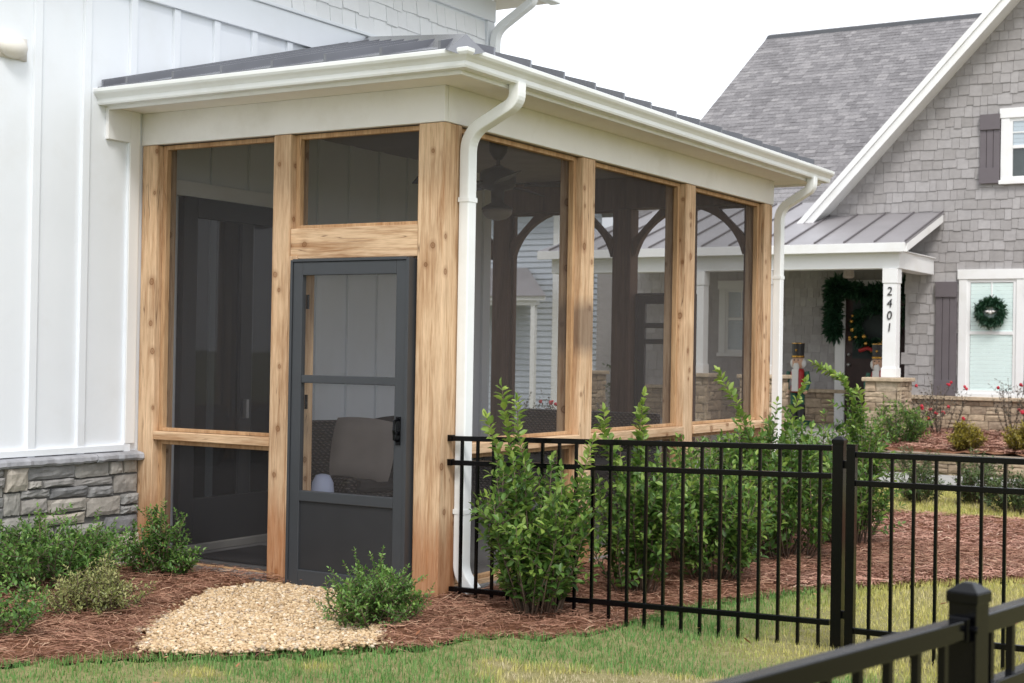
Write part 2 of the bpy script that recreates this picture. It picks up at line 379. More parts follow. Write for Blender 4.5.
def grassmat():
    m, nt, b = newmat('grass_blades'); v = coords(nt, rnd=False); g = N(nt, 'ShaderNodeNewGeometry')
    at = N(nt, 'ShaderNodeAttribute', attribute_name='tint')
    gr = ramp(nt, g.outputs['Random Per Island'], [(0,(.080,.19,.045)),(.5,(.13,.28,.070)),(1,(.20,.35,.11))])
    ye = ramp(nt, g.outputs['Random Per Island'], [(0,(.40,.39,.10)),(.5,(.55,.51,.15)),(1,(.66,.59,.23))])
    dr = ramp(nt, g.outputs['Random Per Island'], [(0,(.38,.31,.19)),(.5,(.52,.44,.28)),(1,(.64,.56,.39))])
    c = mix(nt, gr, ye, ramp(nt, at.outputs['Fac'], [(.14,(0,0,0)),(.46,(1,1,1))]))
    c = mix(nt, c, dr, ramp(nt, at.outputs['Fac'], [(.52,(0,0,0)),(.78,(1,1,1))]))
    nt.links.new(c, b.inputs['Base Color']); b.inputs['Roughness'].default_value = .6; b.inputs['Specular IOR Level'].default_value = .25
    tr = N(nt, 'ShaderNodeBsdfTranslucent'); nt.links.new(c, tr.inputs[0]); ms = N(nt, 'ShaderNodeMixShader'); ms.inputs[0].default_value = .3
    nt.links.new(b.outputs[0], ms.inputs[1]); nt.links.new(tr.outputs[0], ms.inputs[2]); nt.links.new(ms.outputs[0], nt.nodes['Material Output'].inputs[0])
    return m
M['grass'] = grassmat()
def wickermat():
    m, nt, b = newmat('wicker'); v = coords(nt)
    w1 = N(nt, 'ShaderNodeTexWave', Scale=14, Distortion=1.0); w1.bands_direction = 'Z'; nt.links.new(v, w1.inputs['Vector'])
    w2 = N(nt, 'ShaderNodeTexWave', Scale=14, Distortion=1.0); w2.bands_direction = 'DIAGONAL'; nt.links.new(v, w2.inputs['Vector'])
    h = mth(nt, 'MULTIPLY', w1.outputs['Fac'], w2.outputs['Fac'])
    c = ramp(nt, h, [(.1, (.010,.008,.007)), (.5, (.05,.04,.035)), (.8, (.16,.13,.115))])
    nt.links.new(c, b.inputs['Base Color']); b.inputs['Roughness'].default_value = .5; bump(nt, b, h, .6, .01); return m
M['wicker'] = wickermat()

# ------------------------------------------------------------------ terrain
gravel_poly = [(-.59,-1.83),(-.81,-1.46),(-1.14,-.95),(-1.36,-.42),(-1.22,-.04),(-.15,-.05),(-.06,-.26),(.08,-.58),(.25,-.90),(.47,-1.18),(.24,-1.57),(-.05,-1.82),(-.34,-2.02)]
def sm(t): t = np.clip(t, 0, 1); return t*t*(3-2*t)
def gz(x, y): return .10*sm((y-4)/4.0) + .0*x
def region(name, poly, mat, step, lift, amp=.01, nsc=4, edge=.06, seed=1, zf=gz):
    xs = [p[0] for p in poly]; ys = [p[1] for p in poly]
    nx = int((max(xs)-min(xs))/step)+3; ny = int((max(ys)-min(ys))/step)+3
    X, Y = np.meshgrid(min(xs)-step+np.arange(nx)*step, min(ys)-step+np.arange(ny)*step, indexing='ij')
    x, y = X.ravel(), Y.ravel()
    wx = x+(vnoise(x, y, 6, seed)-.5)*2*edge; wy = y+(vnoise(x, y, 6, seed+3)-.5)*2*edge
    ins = inpoly(wx, wy, poly).reshape(nx, ny)
    z = zf(x, y)+lift+(vnoise(x, y, nsc, seed)-.5)*2*amp+(vnoise(x, y, nsc*4, seed+5)-.5)*amp
    V = np.stack([x, y, z], 1); idx = np.arange(nx*ny).reshape(nx, ny)
    c = ins[:-1,:-1] & ins[1:,:-1] & ins[1:,1:] & ins[:-1,1:]
    F = np.stack([idx[:-1,:-1][c], idx[1:,:-1][c], idx[1:,1:][c], idx[:-1,1:][c]], 1)
    return struct(np_mesh(name, V, F, mat, None, None, True))
# base sheet to the horizon
nx = 41
gx = np.concatenate([np.linspace(-600, -30, 8), np.linspace(-25, 25, 41), np.linspace(30, 600, 8)])
gy = np.concatenate([np.linspace(-600, -30, 8), np.linspace(-25, 40, 53), np.linspace(50, 900, 8)])
X, Y = np.meshgrid(gx, gy, indexing='ij'); x, y = X.ravel(), Y.ravel()
V = np.stack([x, y, gz(x, y)-.05 - .4*sm((y-18)/6)], 1); idx = np.arange(len(x)).reshape(X.shape)
F = np.stack([idx[:-1,:-1].ravel(), idx[1:,:-1].ravel(), idx[1:,1:].ravel(), idx[:-1,1:].ravel()], 1)
struct(np_mesh('ground', V, F, M['field'], smooth=True))

EDGE = [(-9,-3.6),(-3,-3.3),(-1.4,-2.95),(-.73,-2.57),(-.5,-2.25),(-.2,-1.95),(.1,-1.75),(.32,-1.50),(.49,-1.22),(.62,-1.12),(.74,-1.0),(.66,-.74),(.82,-.62),(1.06,-.46),(1.2,-.1),
        (1.2,.4),(1.25,.95),(1.6,1.93),(2.0,2.5),(2.61,3.19),(4.5,4.6),(9,6.5)]
lawn_poly = EDGE + [(9,-12),(-9,-12)]
mulch_poly = EDGE + [(9,6.55),(2,6.35),(-6,6.3),(-6,5.4),(.0,5.4),(.0,.0),(-2.45,.0),(-2.45,-6),(-9,-6)]
region('lawn', lawn_poly, M['soil'], .12, -.012, .012, 2, .05, 2)
region('gravel_patch', gravel_poly, M['sand'], .05, -.004, .006, 4, .03, 4)
strip_poly = [(-3,6.25),(12,6.45),(12,9.0),(-3,9.0)]
region('lawn_strip', strip_poly, M['soil'], .15, -.004, .01, 2, .05, 5)
struct(MB().box(-3.2,12,9.02,10.35,-.1,.135).build('walkway', M['concrete'], None, .01))
def terr(x, y): return .36 + .12*np.clip((y-10.9)/3, 0, 1)
region('upper_mulch_bed', [(-1.15,10.95),(9,10.95),(9,14.1),(-1.15,14.1)], M['mulch'], .12, 0, .03, 3, .0, 8, terr)

def edist(x, y):
    d = np.full(np.shape(x), 9.0)
    for (x0, y0), (x1, y1) in zip(EDGE[:-1], EDGE[1:]):
        dx, dy = x1-x0, y1-y0; t = np.clip(((x-x0)*dx+(y-y0)*dy)/(dx*dx+dy*dy), 0, 1); d = np.minimum(d, np.hypot(x-x0-t*dx, y-y0-t*dy))
    return d
def mz_(x, y): return gz(x, y)-.028+.034*sm(edist(x, y)/.22)+.015*sm(edist(x, y)/.7)-.05*inpoly(np.asarray(x), np.asarray(y), gravel_poly)
region('mulch_bed', mulch_poly, M['mulch'], .07, .0, .016, 3, .02, 3, mz_)
def pts_in(poly, n, seed=0):
    r = np.random.default_rng(seed); xs = [p[0] for p in poly]; ys = [p[1] for p in poly]
    x = r.uniform(min(xs), max(xs), n); y = r.uniform(min(ys), max(ys), n); k = inpoly(x, y, poly); return x[k], y[k]
CAMX, CAMY = 4.911, -7.25
def inview(x, y, m=.42):
    yaw = R(31.37); fx, fy = -math.sin(yaw), math.cos(yaw); dx, dy = x-CAMX, y-CAMY
    d = dx*fx+dy*fy; a = dx*fy-dy*fx
    return (d > 2) & (np.abs(a) < d*m+.5)
# grass blades
def grass(name, poly, n, h, w, seed, dry):
    x, y = pts_in(poly, n, seed); k = inview(x, y); x, y = x[k], y[k]; r = np.random.default_rng(seed+1)
    cl = vnoise(x, y, 5, seed)*.6+vnoise(x, y, 13, seed+1)*.4
    T = dry(x, y, cl, r)
    keep = r.random(len(x)) < np.clip(1.2-.45*np.clip((T-.6)/.4, 0, 1), 0, 1); x, y, T, cl = x[keep], y[keep], T[keep], cl[keep]
    n = len(x); H = h*r.uniform(.55, 1.25, n)*(.7+.6*cl)*(1-.45*np.clip((T-.55)/.4, 0, 1))
    TV = [(-.5,0,0),(.5,0,0),(-.38,.12,.55),(.38,.12,.55),(0,.42,1)]
    TF = [(0,1,3,2),(2,3,4,4)]
    yaw = r.uniform(0, 2*math.pi, n); tilt = r.uniform(-.45, .45, n)
    Mx = rotmats(yaw, np.zeros(n), tilt)
    pos = np.stack([x, y, gz(x, y)-.015], 1); sc = np.stack([np.full(n, w)*r.uniform(.7,1.3,n), H, H], 1)
    TVn = np.array(TV); V = np.einsum('nij,nvj->nvi', Mx, TVn[None]*sc[:, None, :])+pos[:, None, :]
    b = (np.arange(n)*5)[:, None]
    q = b+np.array([[0,1,3,2]]); t1 = b+np.array([[2,3,4]])
    Ft = np.concatenate([b+np.array([[0,1,3]]), b+np.array([[0,3,2]]), t1]); tt = np.concatenate([T, T, T])
    return tag(np_mesh(name, V.reshape(-1,3), Ft, M['grass'], None, tt), kind='stuff')
def dry_near(x, y, cl, r):
    t = .0+.20*np.clip(vnoise(x, y, 1.1, 4)*1.8-.95, 0, 1)+r.normal(0, .06, len(x))
    # worn, straw-coloured spots
    for cx, cy, rad, a in ((1.70,-1.36,.42,1.0),(2.02,-1.22,.42,1.0),(2.3,-1.1,.3,.8),(1.2,-1.2,.14,.5),(.52,-1.78,.17,.6),(.2,-2.2,.2,.5),(3.4,-.6,.4,.4),(1.9,-2.2,.4,.5)):
        d = np.hypot(x-cx, (y-cy)*1.25)/rad+(cl-.5)*1.2
        t += a*np.clip(1.25-d, 0, 1)
    t += .50*np.clip((x-1.55)/.7, 0, 1)*np.clip((y+.75)/.5, 0, 1)
    return np.clip(t, 0, 1)
def dry_far(x, y, cl, r): return np.clip(.50+.4*(cl-.4)+r.normal(0, .1, len(x)), 0, 1)
grass('grass', [(p[0]-.02, p[1]+.045) for p in EDGE]+[(9,-5.6),(-9,-5.6)], 760000, .036, .0040, 11, dry_near)
grass('far_grass', strip_poly, 150000, .05, .009, 13, dry_far)
# ragged tufts creeping over the mulch edge
# pine straw
def straw(name, poly, n, L, w, seed, zf=gz, lift=.03, mat='straw'):
    x, y = pts_in(poly, n, seed); k = inview(x, y)&~inpoly(x+.0*y, y, gravel_poly); x, y = x[k], y[k]; n = len(x); r = np.random.default_rng(seed+2)
    Ls = L*r.uniform(.5, 1.3, n); bend = r.uniform(-.35, .35, n)
    yaw = r.uniform(0, 2*math.pi, n); pit = r.normal(0, .16, n)
    p = [np.stack([-.5*Ls, bend*Ls*.25, np.zeros(n)], 1), np.stack([np.zeros(n), np.zeros(n), Ls*.04], 1), np.stack([.5*Ls, bend*Ls*.25, np.zeros(n)], 1)]
    V = np.empty((n, 6, 3)); off = np.stack([np.zeros(n), np.full(n, w/2), np.zeros(n)], 1)
    for i in range(3): V[:, 2*i] = p[i]-off; V[:, 2*i+1] = p[i]+off
    Mx = rotmats(yaw, pit, r.uniform(-.8, .8, n))
    z = zf(x, y)+lift+r.uniform(-.012, .02, n)
    V = np.einsum('nij,nvj->nvi', Mx, V)+np.stack([x, y, z], 1)[:, None, :]
    b = (np.arange(n)*6)[:, None]; F = np.concatenate([b+np.array([[0,2,3,1]]), b+np.array([[2,4,5,3]])])
    return tag(np_mesh(name, V.reshape(-1, 3), F, M[mat]), kind='stuff')
near_mulch = [(p[0], p[1]-.03) for p in EDGE[1:19]]+[(2.6,3.2),(2.6,4.5),(.05,4.5),(.05,.15),(-2.42,.15),(-2.42,-3.6)]
straw('pine_straw', near_mulch, 125000, .10, .0036, 21, zf=mz_, lift=.016)
straw('far_pine_straw', [(1.6,1.9),(2.6,3.19),(4.5,4.6),(6,6.45),(-.2,6.3),(0,2)], 60000, .09, .006, 23, lift=.024, mat='straw_dusty')
straw('terrace_pine_straw', [(-1.1,11.1),(4,11.1),(4,13.9),(-1.1,13.9)], 14000, .11, .010, 25, zf=terr, lift=.03, mat='straw_dusty')
# pebbles
x, y = pts_in([(-1.6,-2.3),(.8,-2.3),(.8,.0),(-1.6,.0)], 58000, 31); gk = inpoly(x+(vnoise(x,y,5,61)-.5)*.16+(vnoise(x,y,17,62)-.5)*.07, y+(vnoise(x,y,5,63)-.5)*.16+(vnoise(x,y,17,64)-.5)*.07, gravel_poly)&(edist(x,y)*np.where(inpoly(x,y,lawn_poly),-1,1)>-.02); x, y = x[gk], y[gk]; x2, y2 = pts_in([(p[0]*1.0+(p[0]+.4)*.09, p[1]+(p[1]+1.0)*.09) for p in gravel_poly], 2600, 33); x = np.append(x, x2); y = np.append(y, y2); k = (y < -.06)&(r_.random(len(x))<1) if False else y < -.06; x, y = x[k], y[k]; n = len(x); r = np.random.default_rng(32)
t = (1+5**.5)/2; ico = np.array([(-1,t,0),(1,t,0),(-1,-t,0),(1,-t,0),(0,-1,t),(0,1,t),(0,-1,-t),(0,1,-t),(t,0,-1),(t,0,1),(-t,0,-1),(-t,0,1)])/1.9
icf = [(0,11,5),(0,5,1),(0,1,7),(0,7,10),(0,10,11),(1,5,9),(5,11,4),(11,10,2),(10,7,6),(7,1,8),(3,9,4),(3,4,2),(3,2,6),(3,6,8),(3,8,9),(4,9,5),(2,4,11),(6,2,10),(8,6,7),(9,8,1)]
sz = .0045+.010*r.random(n)**2; sc = np.stack([sz*r.uniform(.9,1.4,n), sz, sz*r.uniform(.5,.8,n)], 1)
pos = np.stack([x, y, gz(x, y)+.006+r.uniform(-.006,.010,n)+.012*vnoise(x,y,6,3)], 1)
tag(scatter('pebbles', ico, icf, pos, rotmats(r.uniform(0,6.28,n), r.normal(0,.3,n), r.normal(0,.3,n)), sc, M['pebble'], smooth=True), kind='stuff')
# fallen leaves scattered
n = 110; ex = r.uniform(-2.4, 4.2, n); ey = r.uniform(-3.6, 3.4, n)
k = ~((ex < 0.1) & (ey > -.1)); ex, ey = ex[k], ey[k]; n = len(ex)
LT = [(-.5,0,0),(-.15,-.28,.06),(.3,-.2,.1),(.5,0,.03),(.3,.2,.1),(-.15,.28,.06),(0,0,-.02)]
LF = [(6,0,1),(6,1,2),(6,2,3),(6,3,4),(6,4,5),(6,5,0)]
tag(scatter('fallen_leaves', LT, LF, np.stack([ex, ey, gz(ex,ey)+.045], 1), rotmats(r.uniform(0,6.28,n), r.normal(0,.3,n), r.normal(0,.3,n)), np.repeat(r.uniform(.025,.06,n)[:,None],3,1), M['dryleaf']), kind='stuff')

# ------------------------------------------------------------------ plants
LEAF_V = np.array([(0,0,0),(.35,-.5,.10),(.35,0,-.02),(.35,.5,.10),(.75,-.36,.06),(.75,0,-.05),(.75,.36,.06),(1,0,-.12)])
LEAF_F = np.array([(0,1,2),(0,2,3),(1,4,5),(1,5,2),(2,5,6),(2,6,3),(4,7,5),(5,7,6)])
def leaves_along(rr, path, L, out, step, tint0, tint1, jitter=.35, start=.25):
    """opposite leaves along a polyline; appends (pos, dir, size, tint)"""
    P = [Vector(p) for p in path]; tot = sum((P[i+1]-P[i]).length for i in range(len(P)-1)); s = tot*start; ang = rr.uniform(0, 6.28)
    while s <= tot:
        d = s; i = 0
        while i < len(P)-2 and d > (P[i+1]-P[i]).length: d -= (P[i+1]-P[i]).length; i += 1
        seg = P[i+1]-P[i]; T = seg.normalized(); p = P[i]+T*min(d, seg.length)
        a = T.cross(Vector((rr.gauss(0,1), rr.gauss(0,1), rr.gauss(0,1)))).normalized(); b = T.cross(a)
        ang += 1.57+rr.gauss(0, .2)
        for sg in (0, math.pi):
            rad = a*math.cos(ang+sg)+b*math.sin(ang+sg)
            D = (rad+T*rr.uniform(.35, .9)+Vector((0,0,rr.uniform(-.1,.25)))).normalized()
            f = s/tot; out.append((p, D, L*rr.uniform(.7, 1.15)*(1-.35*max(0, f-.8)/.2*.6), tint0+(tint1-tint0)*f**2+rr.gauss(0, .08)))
        s += step*rr.uniform(.75, 1.25)
    out.append((P[-1], (P[-1]-P[-2]).normalized(), L*.8, tint1))
def leaf_mesh(name, L, mat, parent, aspect=.46):
    n = len(L); P = np.array([tuple(l[0]) for l in L]); D = np.array([tuple(l[1]) for l in L]); sz = np.array([l[2] for l in L]); T = np.clip(np.array([l[3] for l in L]), 0, 1)
    r = np.random.default_rng(n); up = np.array([[0,0,1.0]])+r.normal(0, .35, (n,3))
    Y = np.cross(up, D); Y /= np.linalg.norm(Y, axis=1)[:,None]+1e-9; Z = np.cross(D, Y)
    Mx = np.stack([D, Y, Z], 2); sc = np.stack([sz, sz*aspect, sz*.9], 1)
    return scatter(name, LEAF_V, LEAF_F, P, Mx, sc, mat, parent, T)
def shrub(label, loc, h, rad, nst, L, step, mat, seed, cat='shrub', kind='upright', twigs=4, tips=(), group=None, name='shrub', aspect=.46, flowers=0, t0=.1, t1=.8):
    rr = random.Random(seed); loc = (loc[0], loc[1], loc[2] if len(loc) > 2 else float(gz(loc[0], loc[1])))
    t = thing(name, label, cat, loc, group); B = Vector(loc); lv = []; st = MB(); ends = []
    for k in range(nst):
        a = rr.uniform(0, 6.28)
        if kind == 'upright': rho = rad*math.sqrt(rr.random())*.95; top = h*(1-.35*(rho/rad)**2)*rr.uniform(.62, 1.0)
        else: rho = rad*math.sqrt(rr.random()); top = h*math.sqrt(max(.05, 1-(rho/rad)**2*.85))*rr.uniform(.7, 1.0)
        e = B+Vector((rho*math.cos(a), rho*math.sin(a), top)); b0 = B+Vector((rr.gauss(0,.03)*rad/.3+.30*rho*math.cos(a), rr.gauss(0,.03)*rad/.3+.30*rho*math.sin(a), -.02))
        m1 = b0.lerp(e, .35)+Vector((math.cos(a)*rho*.12, math.sin(a)*rho*.12, top*.05)); m2 = b0.lerp(e, .7)+Vector((math.cos(a)*rho*.10+rr.gauss(0,.015), math.sin(a)*rho*.10+rr.gauss(0,.015), 0))
        path = [b0, m1, m2, e]; st.tube(path, .006*max(1, h/1.0), 5, .0018)
        leaves_along(rr, path, L, lv, step, t0, t1*rr.uniform(.6,1.1), start=.22)
        for q in range(twigs):
            f = rr.uniform(.2, .95); i = 0 if f < .35 else (1 if f < .7 else 2); fr = [(f)/.35, (f-.35)/.35, (f-.7)/.3][i]
            p = path[i].lerp(path[i+1], fr); d = Vector((rr.gauss(0,1), rr.gauss(0,1), rr.uniform(.1, 1.1))).normalized()
            ln = rr.uniform(.5, 1.0)*rad*(.55 if kind == 'upright' else .5)
            q1 = p+d*ln*.5; q2 = p+d*ln+Vector((0,0,ln*.15))
            if q2.z < B.z+.02: q2.z = B.z+.03
            st.tube([p, q1, q2], .0025, 4, .001); leaves_along(rr, [p, q1, q2], L*.95, lv, step, t0, t1*.8, start=.15); ends.append(q2)
    for tip in tips:   # long sprigs: list of offsets
        path = [B+Vector(q) for q in tip]; st.tube(path, .004, 5, .0015); leaves_along(rr, path, L*1.15, lv, step*.8, .6, 1.3, start=.0)
        leaves_along(rr, path, L*.9, lv, step*.9, .6, 1.2, start=.05)
    leaf_mesh('foliage', lv, mat, t, aspect*1.05); st.build('stems', M['bark'], t, smooth=True)
    if flowers:
        fl = MB()
        for k in range(flowers):
            p = rr.choice(ends)
            for q in range(3): fl.ball((p.x+rr.gauss(0,.012), p.y+rr.gauss(0,.012), p.z+.02+rr.gauss(0,.01)), .020*rr.uniform(.6,1.2), n=6, t=rr.random()+.01)
        fl.build('blossoms', M['petal'], t)
    return t
# near beds, left of the porch
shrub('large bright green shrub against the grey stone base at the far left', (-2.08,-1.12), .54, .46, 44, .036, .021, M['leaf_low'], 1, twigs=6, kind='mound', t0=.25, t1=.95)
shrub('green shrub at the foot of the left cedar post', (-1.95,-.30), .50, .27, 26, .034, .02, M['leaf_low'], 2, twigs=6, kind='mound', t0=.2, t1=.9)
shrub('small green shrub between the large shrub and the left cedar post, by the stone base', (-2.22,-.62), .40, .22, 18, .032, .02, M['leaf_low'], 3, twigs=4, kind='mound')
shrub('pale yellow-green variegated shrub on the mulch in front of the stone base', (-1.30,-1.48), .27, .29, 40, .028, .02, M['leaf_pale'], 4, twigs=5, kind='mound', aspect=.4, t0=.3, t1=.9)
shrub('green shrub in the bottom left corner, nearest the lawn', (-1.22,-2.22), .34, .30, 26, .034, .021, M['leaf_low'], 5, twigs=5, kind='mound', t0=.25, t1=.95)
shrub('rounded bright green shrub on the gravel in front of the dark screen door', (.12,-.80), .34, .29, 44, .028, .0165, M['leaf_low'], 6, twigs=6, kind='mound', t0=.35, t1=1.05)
# privets
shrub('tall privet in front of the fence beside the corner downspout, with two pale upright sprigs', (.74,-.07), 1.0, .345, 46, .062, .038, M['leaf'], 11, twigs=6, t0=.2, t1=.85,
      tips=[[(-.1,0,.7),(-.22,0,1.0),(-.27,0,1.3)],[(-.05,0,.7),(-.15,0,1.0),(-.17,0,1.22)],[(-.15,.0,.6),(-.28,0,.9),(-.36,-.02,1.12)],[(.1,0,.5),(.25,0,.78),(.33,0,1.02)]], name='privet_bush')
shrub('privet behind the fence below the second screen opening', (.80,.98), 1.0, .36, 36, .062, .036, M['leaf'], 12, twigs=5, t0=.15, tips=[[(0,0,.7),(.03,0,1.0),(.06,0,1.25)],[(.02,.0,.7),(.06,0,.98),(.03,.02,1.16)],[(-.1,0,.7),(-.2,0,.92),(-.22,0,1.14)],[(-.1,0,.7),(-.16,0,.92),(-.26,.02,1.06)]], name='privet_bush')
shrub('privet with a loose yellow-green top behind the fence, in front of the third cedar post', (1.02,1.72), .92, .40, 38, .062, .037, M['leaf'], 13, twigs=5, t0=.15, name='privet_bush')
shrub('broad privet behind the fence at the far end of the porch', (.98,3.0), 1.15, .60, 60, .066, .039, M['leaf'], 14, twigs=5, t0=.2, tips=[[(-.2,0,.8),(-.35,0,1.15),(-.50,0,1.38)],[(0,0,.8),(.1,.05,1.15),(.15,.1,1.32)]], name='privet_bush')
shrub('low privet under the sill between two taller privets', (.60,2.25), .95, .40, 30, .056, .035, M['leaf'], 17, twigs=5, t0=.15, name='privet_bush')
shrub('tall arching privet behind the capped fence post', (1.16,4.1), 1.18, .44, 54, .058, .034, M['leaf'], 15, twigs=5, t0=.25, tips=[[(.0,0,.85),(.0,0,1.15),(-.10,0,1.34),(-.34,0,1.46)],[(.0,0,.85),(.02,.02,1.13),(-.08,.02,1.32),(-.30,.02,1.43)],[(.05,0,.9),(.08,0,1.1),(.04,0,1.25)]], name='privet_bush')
# far beds
for i, (x, y, lab, s_) in enumerate(((.80,7.25,'dark round shrub at the edge of the far lawn strip, leftmost of three',.25),(1.34,7.35,'dark round shrub at the edge of the far lawn strip, middle of three',.24),(1.78,6.95,'dark round shrub at the edge of the far lawn strip, rightmost of three',.27))):
    shrub(lab, (x, y), .42, s_, 28, .04, .028, M['leaf_far'], 40+i, kind='mound', twigs=5, group='round shrubs edging the far lawn')
shrub('golden round shrub on the terrace below the white framed window', (.26,11.25,.38), .36, .22, 60, .045, .026, M['leaf_gold'], 50, kind='mound', twigs=4, group='golden shrubs on the terrace')
shrub('golden round shrub at the right edge of the picture on the terrace', (.90,11.35,.38), .36, .22, 60, .045, .026, M['leaf_gold'], 51, kind='mound', twigs=4, group='golden shrubs on the terrace')
shrub('bright green bush in front of the tan stone pier', (-.74,11.7,.38), .62, .42, 26, .06, .04, M['leaf'], 52, kind='mound', twigs=4)
shrub('sparse dull rose bush with red flowers left of the golden shrub', (-.62,13.2,.45), .78, .45, 16, .035, .05, M['leaf_dull'], 53, twigs=4, flowers=10, name='rose_bush')
shrub('sparse dull rose bush with red flowers below the right side of the window', (.42,13.1,.45), .85, .42, 16, .035, .05, M['leaf_dull'], 54, twigs=4, flowers=9, name='rose_bush')
shrub('low rose bush with two red flowers by the tan stone pier', (-1.1,13.2,.45), .62, .3, 8, .035, .05, M['leaf_dull'], 55, twigs=3, flowers=4, name='rose_bush')
shrub('low dark shrub below the terrace wall, left of the golden shrub', (-.25,10.62,.1), .36, .3, 14, .04, .032, M['leaf_far'], 56, kind='mound', twigs=3)
shrub('low dark shrub below the terrace wall, right of the golden shrub', (.60,10.62,.1), .33, .28, 14, .04, .032, M['leaf_far'], 57, kind='mound', twigs=3)
shrub('pink flowering bush seen through the first screen opening', (-5.35,10.5,.1), .85, .6, 18, .05, .05, M['leaf_dull'], 58, twigs=4, flowers=26, name='flowering_bush')
shrub('pink flowering bush seen through the second screen opening', (-4.45,10.9,.1), .80, .5, 16, .05, .05, M['leaf_dull'], 59, twigs=4, flowers=22, name='flowering_bush')
shrub('rounded green bush seen through the left edge of the second screen opening', (-6.9,17.2,.1), 1.6, .9, 34, .09, .06, M['leaf_far'], 60, kind='mound', twigs=4)

# ------------------------------------------------------------------ screened porch
P = thing('screened_porch', 'cedar framed screened porch with white gutter and dark screen door on the white house', 'porch', (-1.25, 2.6, 0))
ZB = 2.868; YE = 5.29
def post(x0, x1, y0, y1, z0=-.1, z1=ZB-.002, mat='wood_z', label=None):
    o = MB().box(x0, x1, y0, y1, z0, z1).build('post', M[mat], P, .008)
    if label: o['label'] = label
    return o
post(-.19, 0, 0, .19, label='thick knotty corner post')
post(-2.49, -2.35, 0, .19); post(-1.325, -1.185, 0, .19)
post(-.185, -.002, 1.72, 1.905, mat='wood_patch', label='cedar post with a dark blackened patch at mid height'); post(-.185, -.002, 3.43, 3.62); post(-.185, -.002, 5.10, 5.285)
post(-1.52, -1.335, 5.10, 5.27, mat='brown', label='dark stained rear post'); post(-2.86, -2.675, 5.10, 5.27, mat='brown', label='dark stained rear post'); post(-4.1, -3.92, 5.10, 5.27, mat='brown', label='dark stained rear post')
# boxed white beam (outside skin) and timber lining
MB().box(-2.498, 0, -.004, .03, ZB, 3.085).build('beam', M['beam'], P, .004)
MB().box(-.03, .004, .031, YE+.01, ZB, 3.085).build('beam', M['beam'], P, .004)
MB().box(-2.495, -.032, .032, .19, ZB+.002, 3.16).build('beam_lining', M['ceil'], P)
MB().box(-.19, -.034, .192, YE-.2, ZB+.002, 3.16).build('beam_lining', M['ceil'], P)
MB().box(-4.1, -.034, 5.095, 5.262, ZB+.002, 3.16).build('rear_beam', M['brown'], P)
MB().box(-4.1, .003, 5.265, 5.295, ZB, 3.085).build('rear_beam_skin', M['beam'], P)
MB().box(-2.5, -.035, .03, 5.2, 3.165, 3.19).box(-4.1, -2.502, 4.47, 5.2, 3.165, 3.19).build('ceiling', M['ceil'], P)
# wood trim under beam, header over the door, sills
MB().box(-1.183, -.192, .012, .16, 2.068, 2.262).build('door_header', M['wood_x'], P, .006)
MB().box(-2.348, -1.327, .004, .15, .868, .925).build('rail', M['wood_x'], P, .005)
for y0, y1 in ((.192,1.718),(1.907,3.428),(3.622,5.098)):
    MB().box(-.15, .012, y0, y1, .868, .935).build('sill', M['wood_y'], P, .006)
    MB().box(-.12, -.04, y0, y1, .03, .075).build('base_rail', M['wood_y'], P, .004)
def stops(kind, a0, a1, z0, z1, w=.036):
    """frame of thin cedar stops round a screen and the screen itself"""
    m = MB(); s = MB()
    def bx(p0, p1, q0, q1, d0=.055, d1=.095):
        if kind == 'F': m.box(p0, p1, d0, d1, q0, q1)
        elif kind == 'S': m.box(-d1, -d0, p0, p1, q0, q1)
        elif kind == 'R': m.box(p0, p1, 5.155, 5.195, q0, q1)
    bx(a0, a0+w, z0, z1); bx(a1-w, a1, z0, z1); bx(a0+w, a1-w, z1-w*.8, z1); bx(a0+w, a1-w, z0, z0+w*.6)
    m.build('screen_frame', M['stop'] if kind != 'R' else M['brown'], P, .002)
    e = w*.7
    if kind == 'F': s.add([(a0+e,.097,z0+.01),(a1-e,.097,z0+.01),(a1-e,.097,z1-.015),(a0+e,.097,z1-.015)], [(0,1,2,3)])
    elif kind == 'S': s.add([(-.097,a0+e,z0+.01),(-.097,a1-e,z0+.01),(-.097,a1-e,z1-.015),(-.097,a0+e,z1-.015)], [(0,1,2,3)])
    else: s.add([(a0+e,5.197,z0+.01),(a1-e,5.197,z0+.01),(a1-e,5.197,z1-.015),(a0+e,5.197,z1-.015)], [(0,1,2,3)])
    s.build('screen', M[{'F':'screen_front','S':'screen','R':'screen_door'}[kind]], P)
stops('F', -2.348, -1.327, .927, ZB-.003); stops('F', -2.348, -1.327, .03, .866); stops('F', -1.183, -.192, 2.264, ZB-.003)
for y0, y1 in ((.192,1.718),(1.907,3.428),(3.622,5.098)):
    stops('S', y0, y1, .937, ZB-.003); stops('S', y0, y1, .077, .866)
stops('R', -2.673, -1.522, .05, ZB-.003, .03); stops('R', -.725, -.19, .05, ZB-.003, .03); stops('R', -3.9, -2.862, .05, ZB-.003, .03)
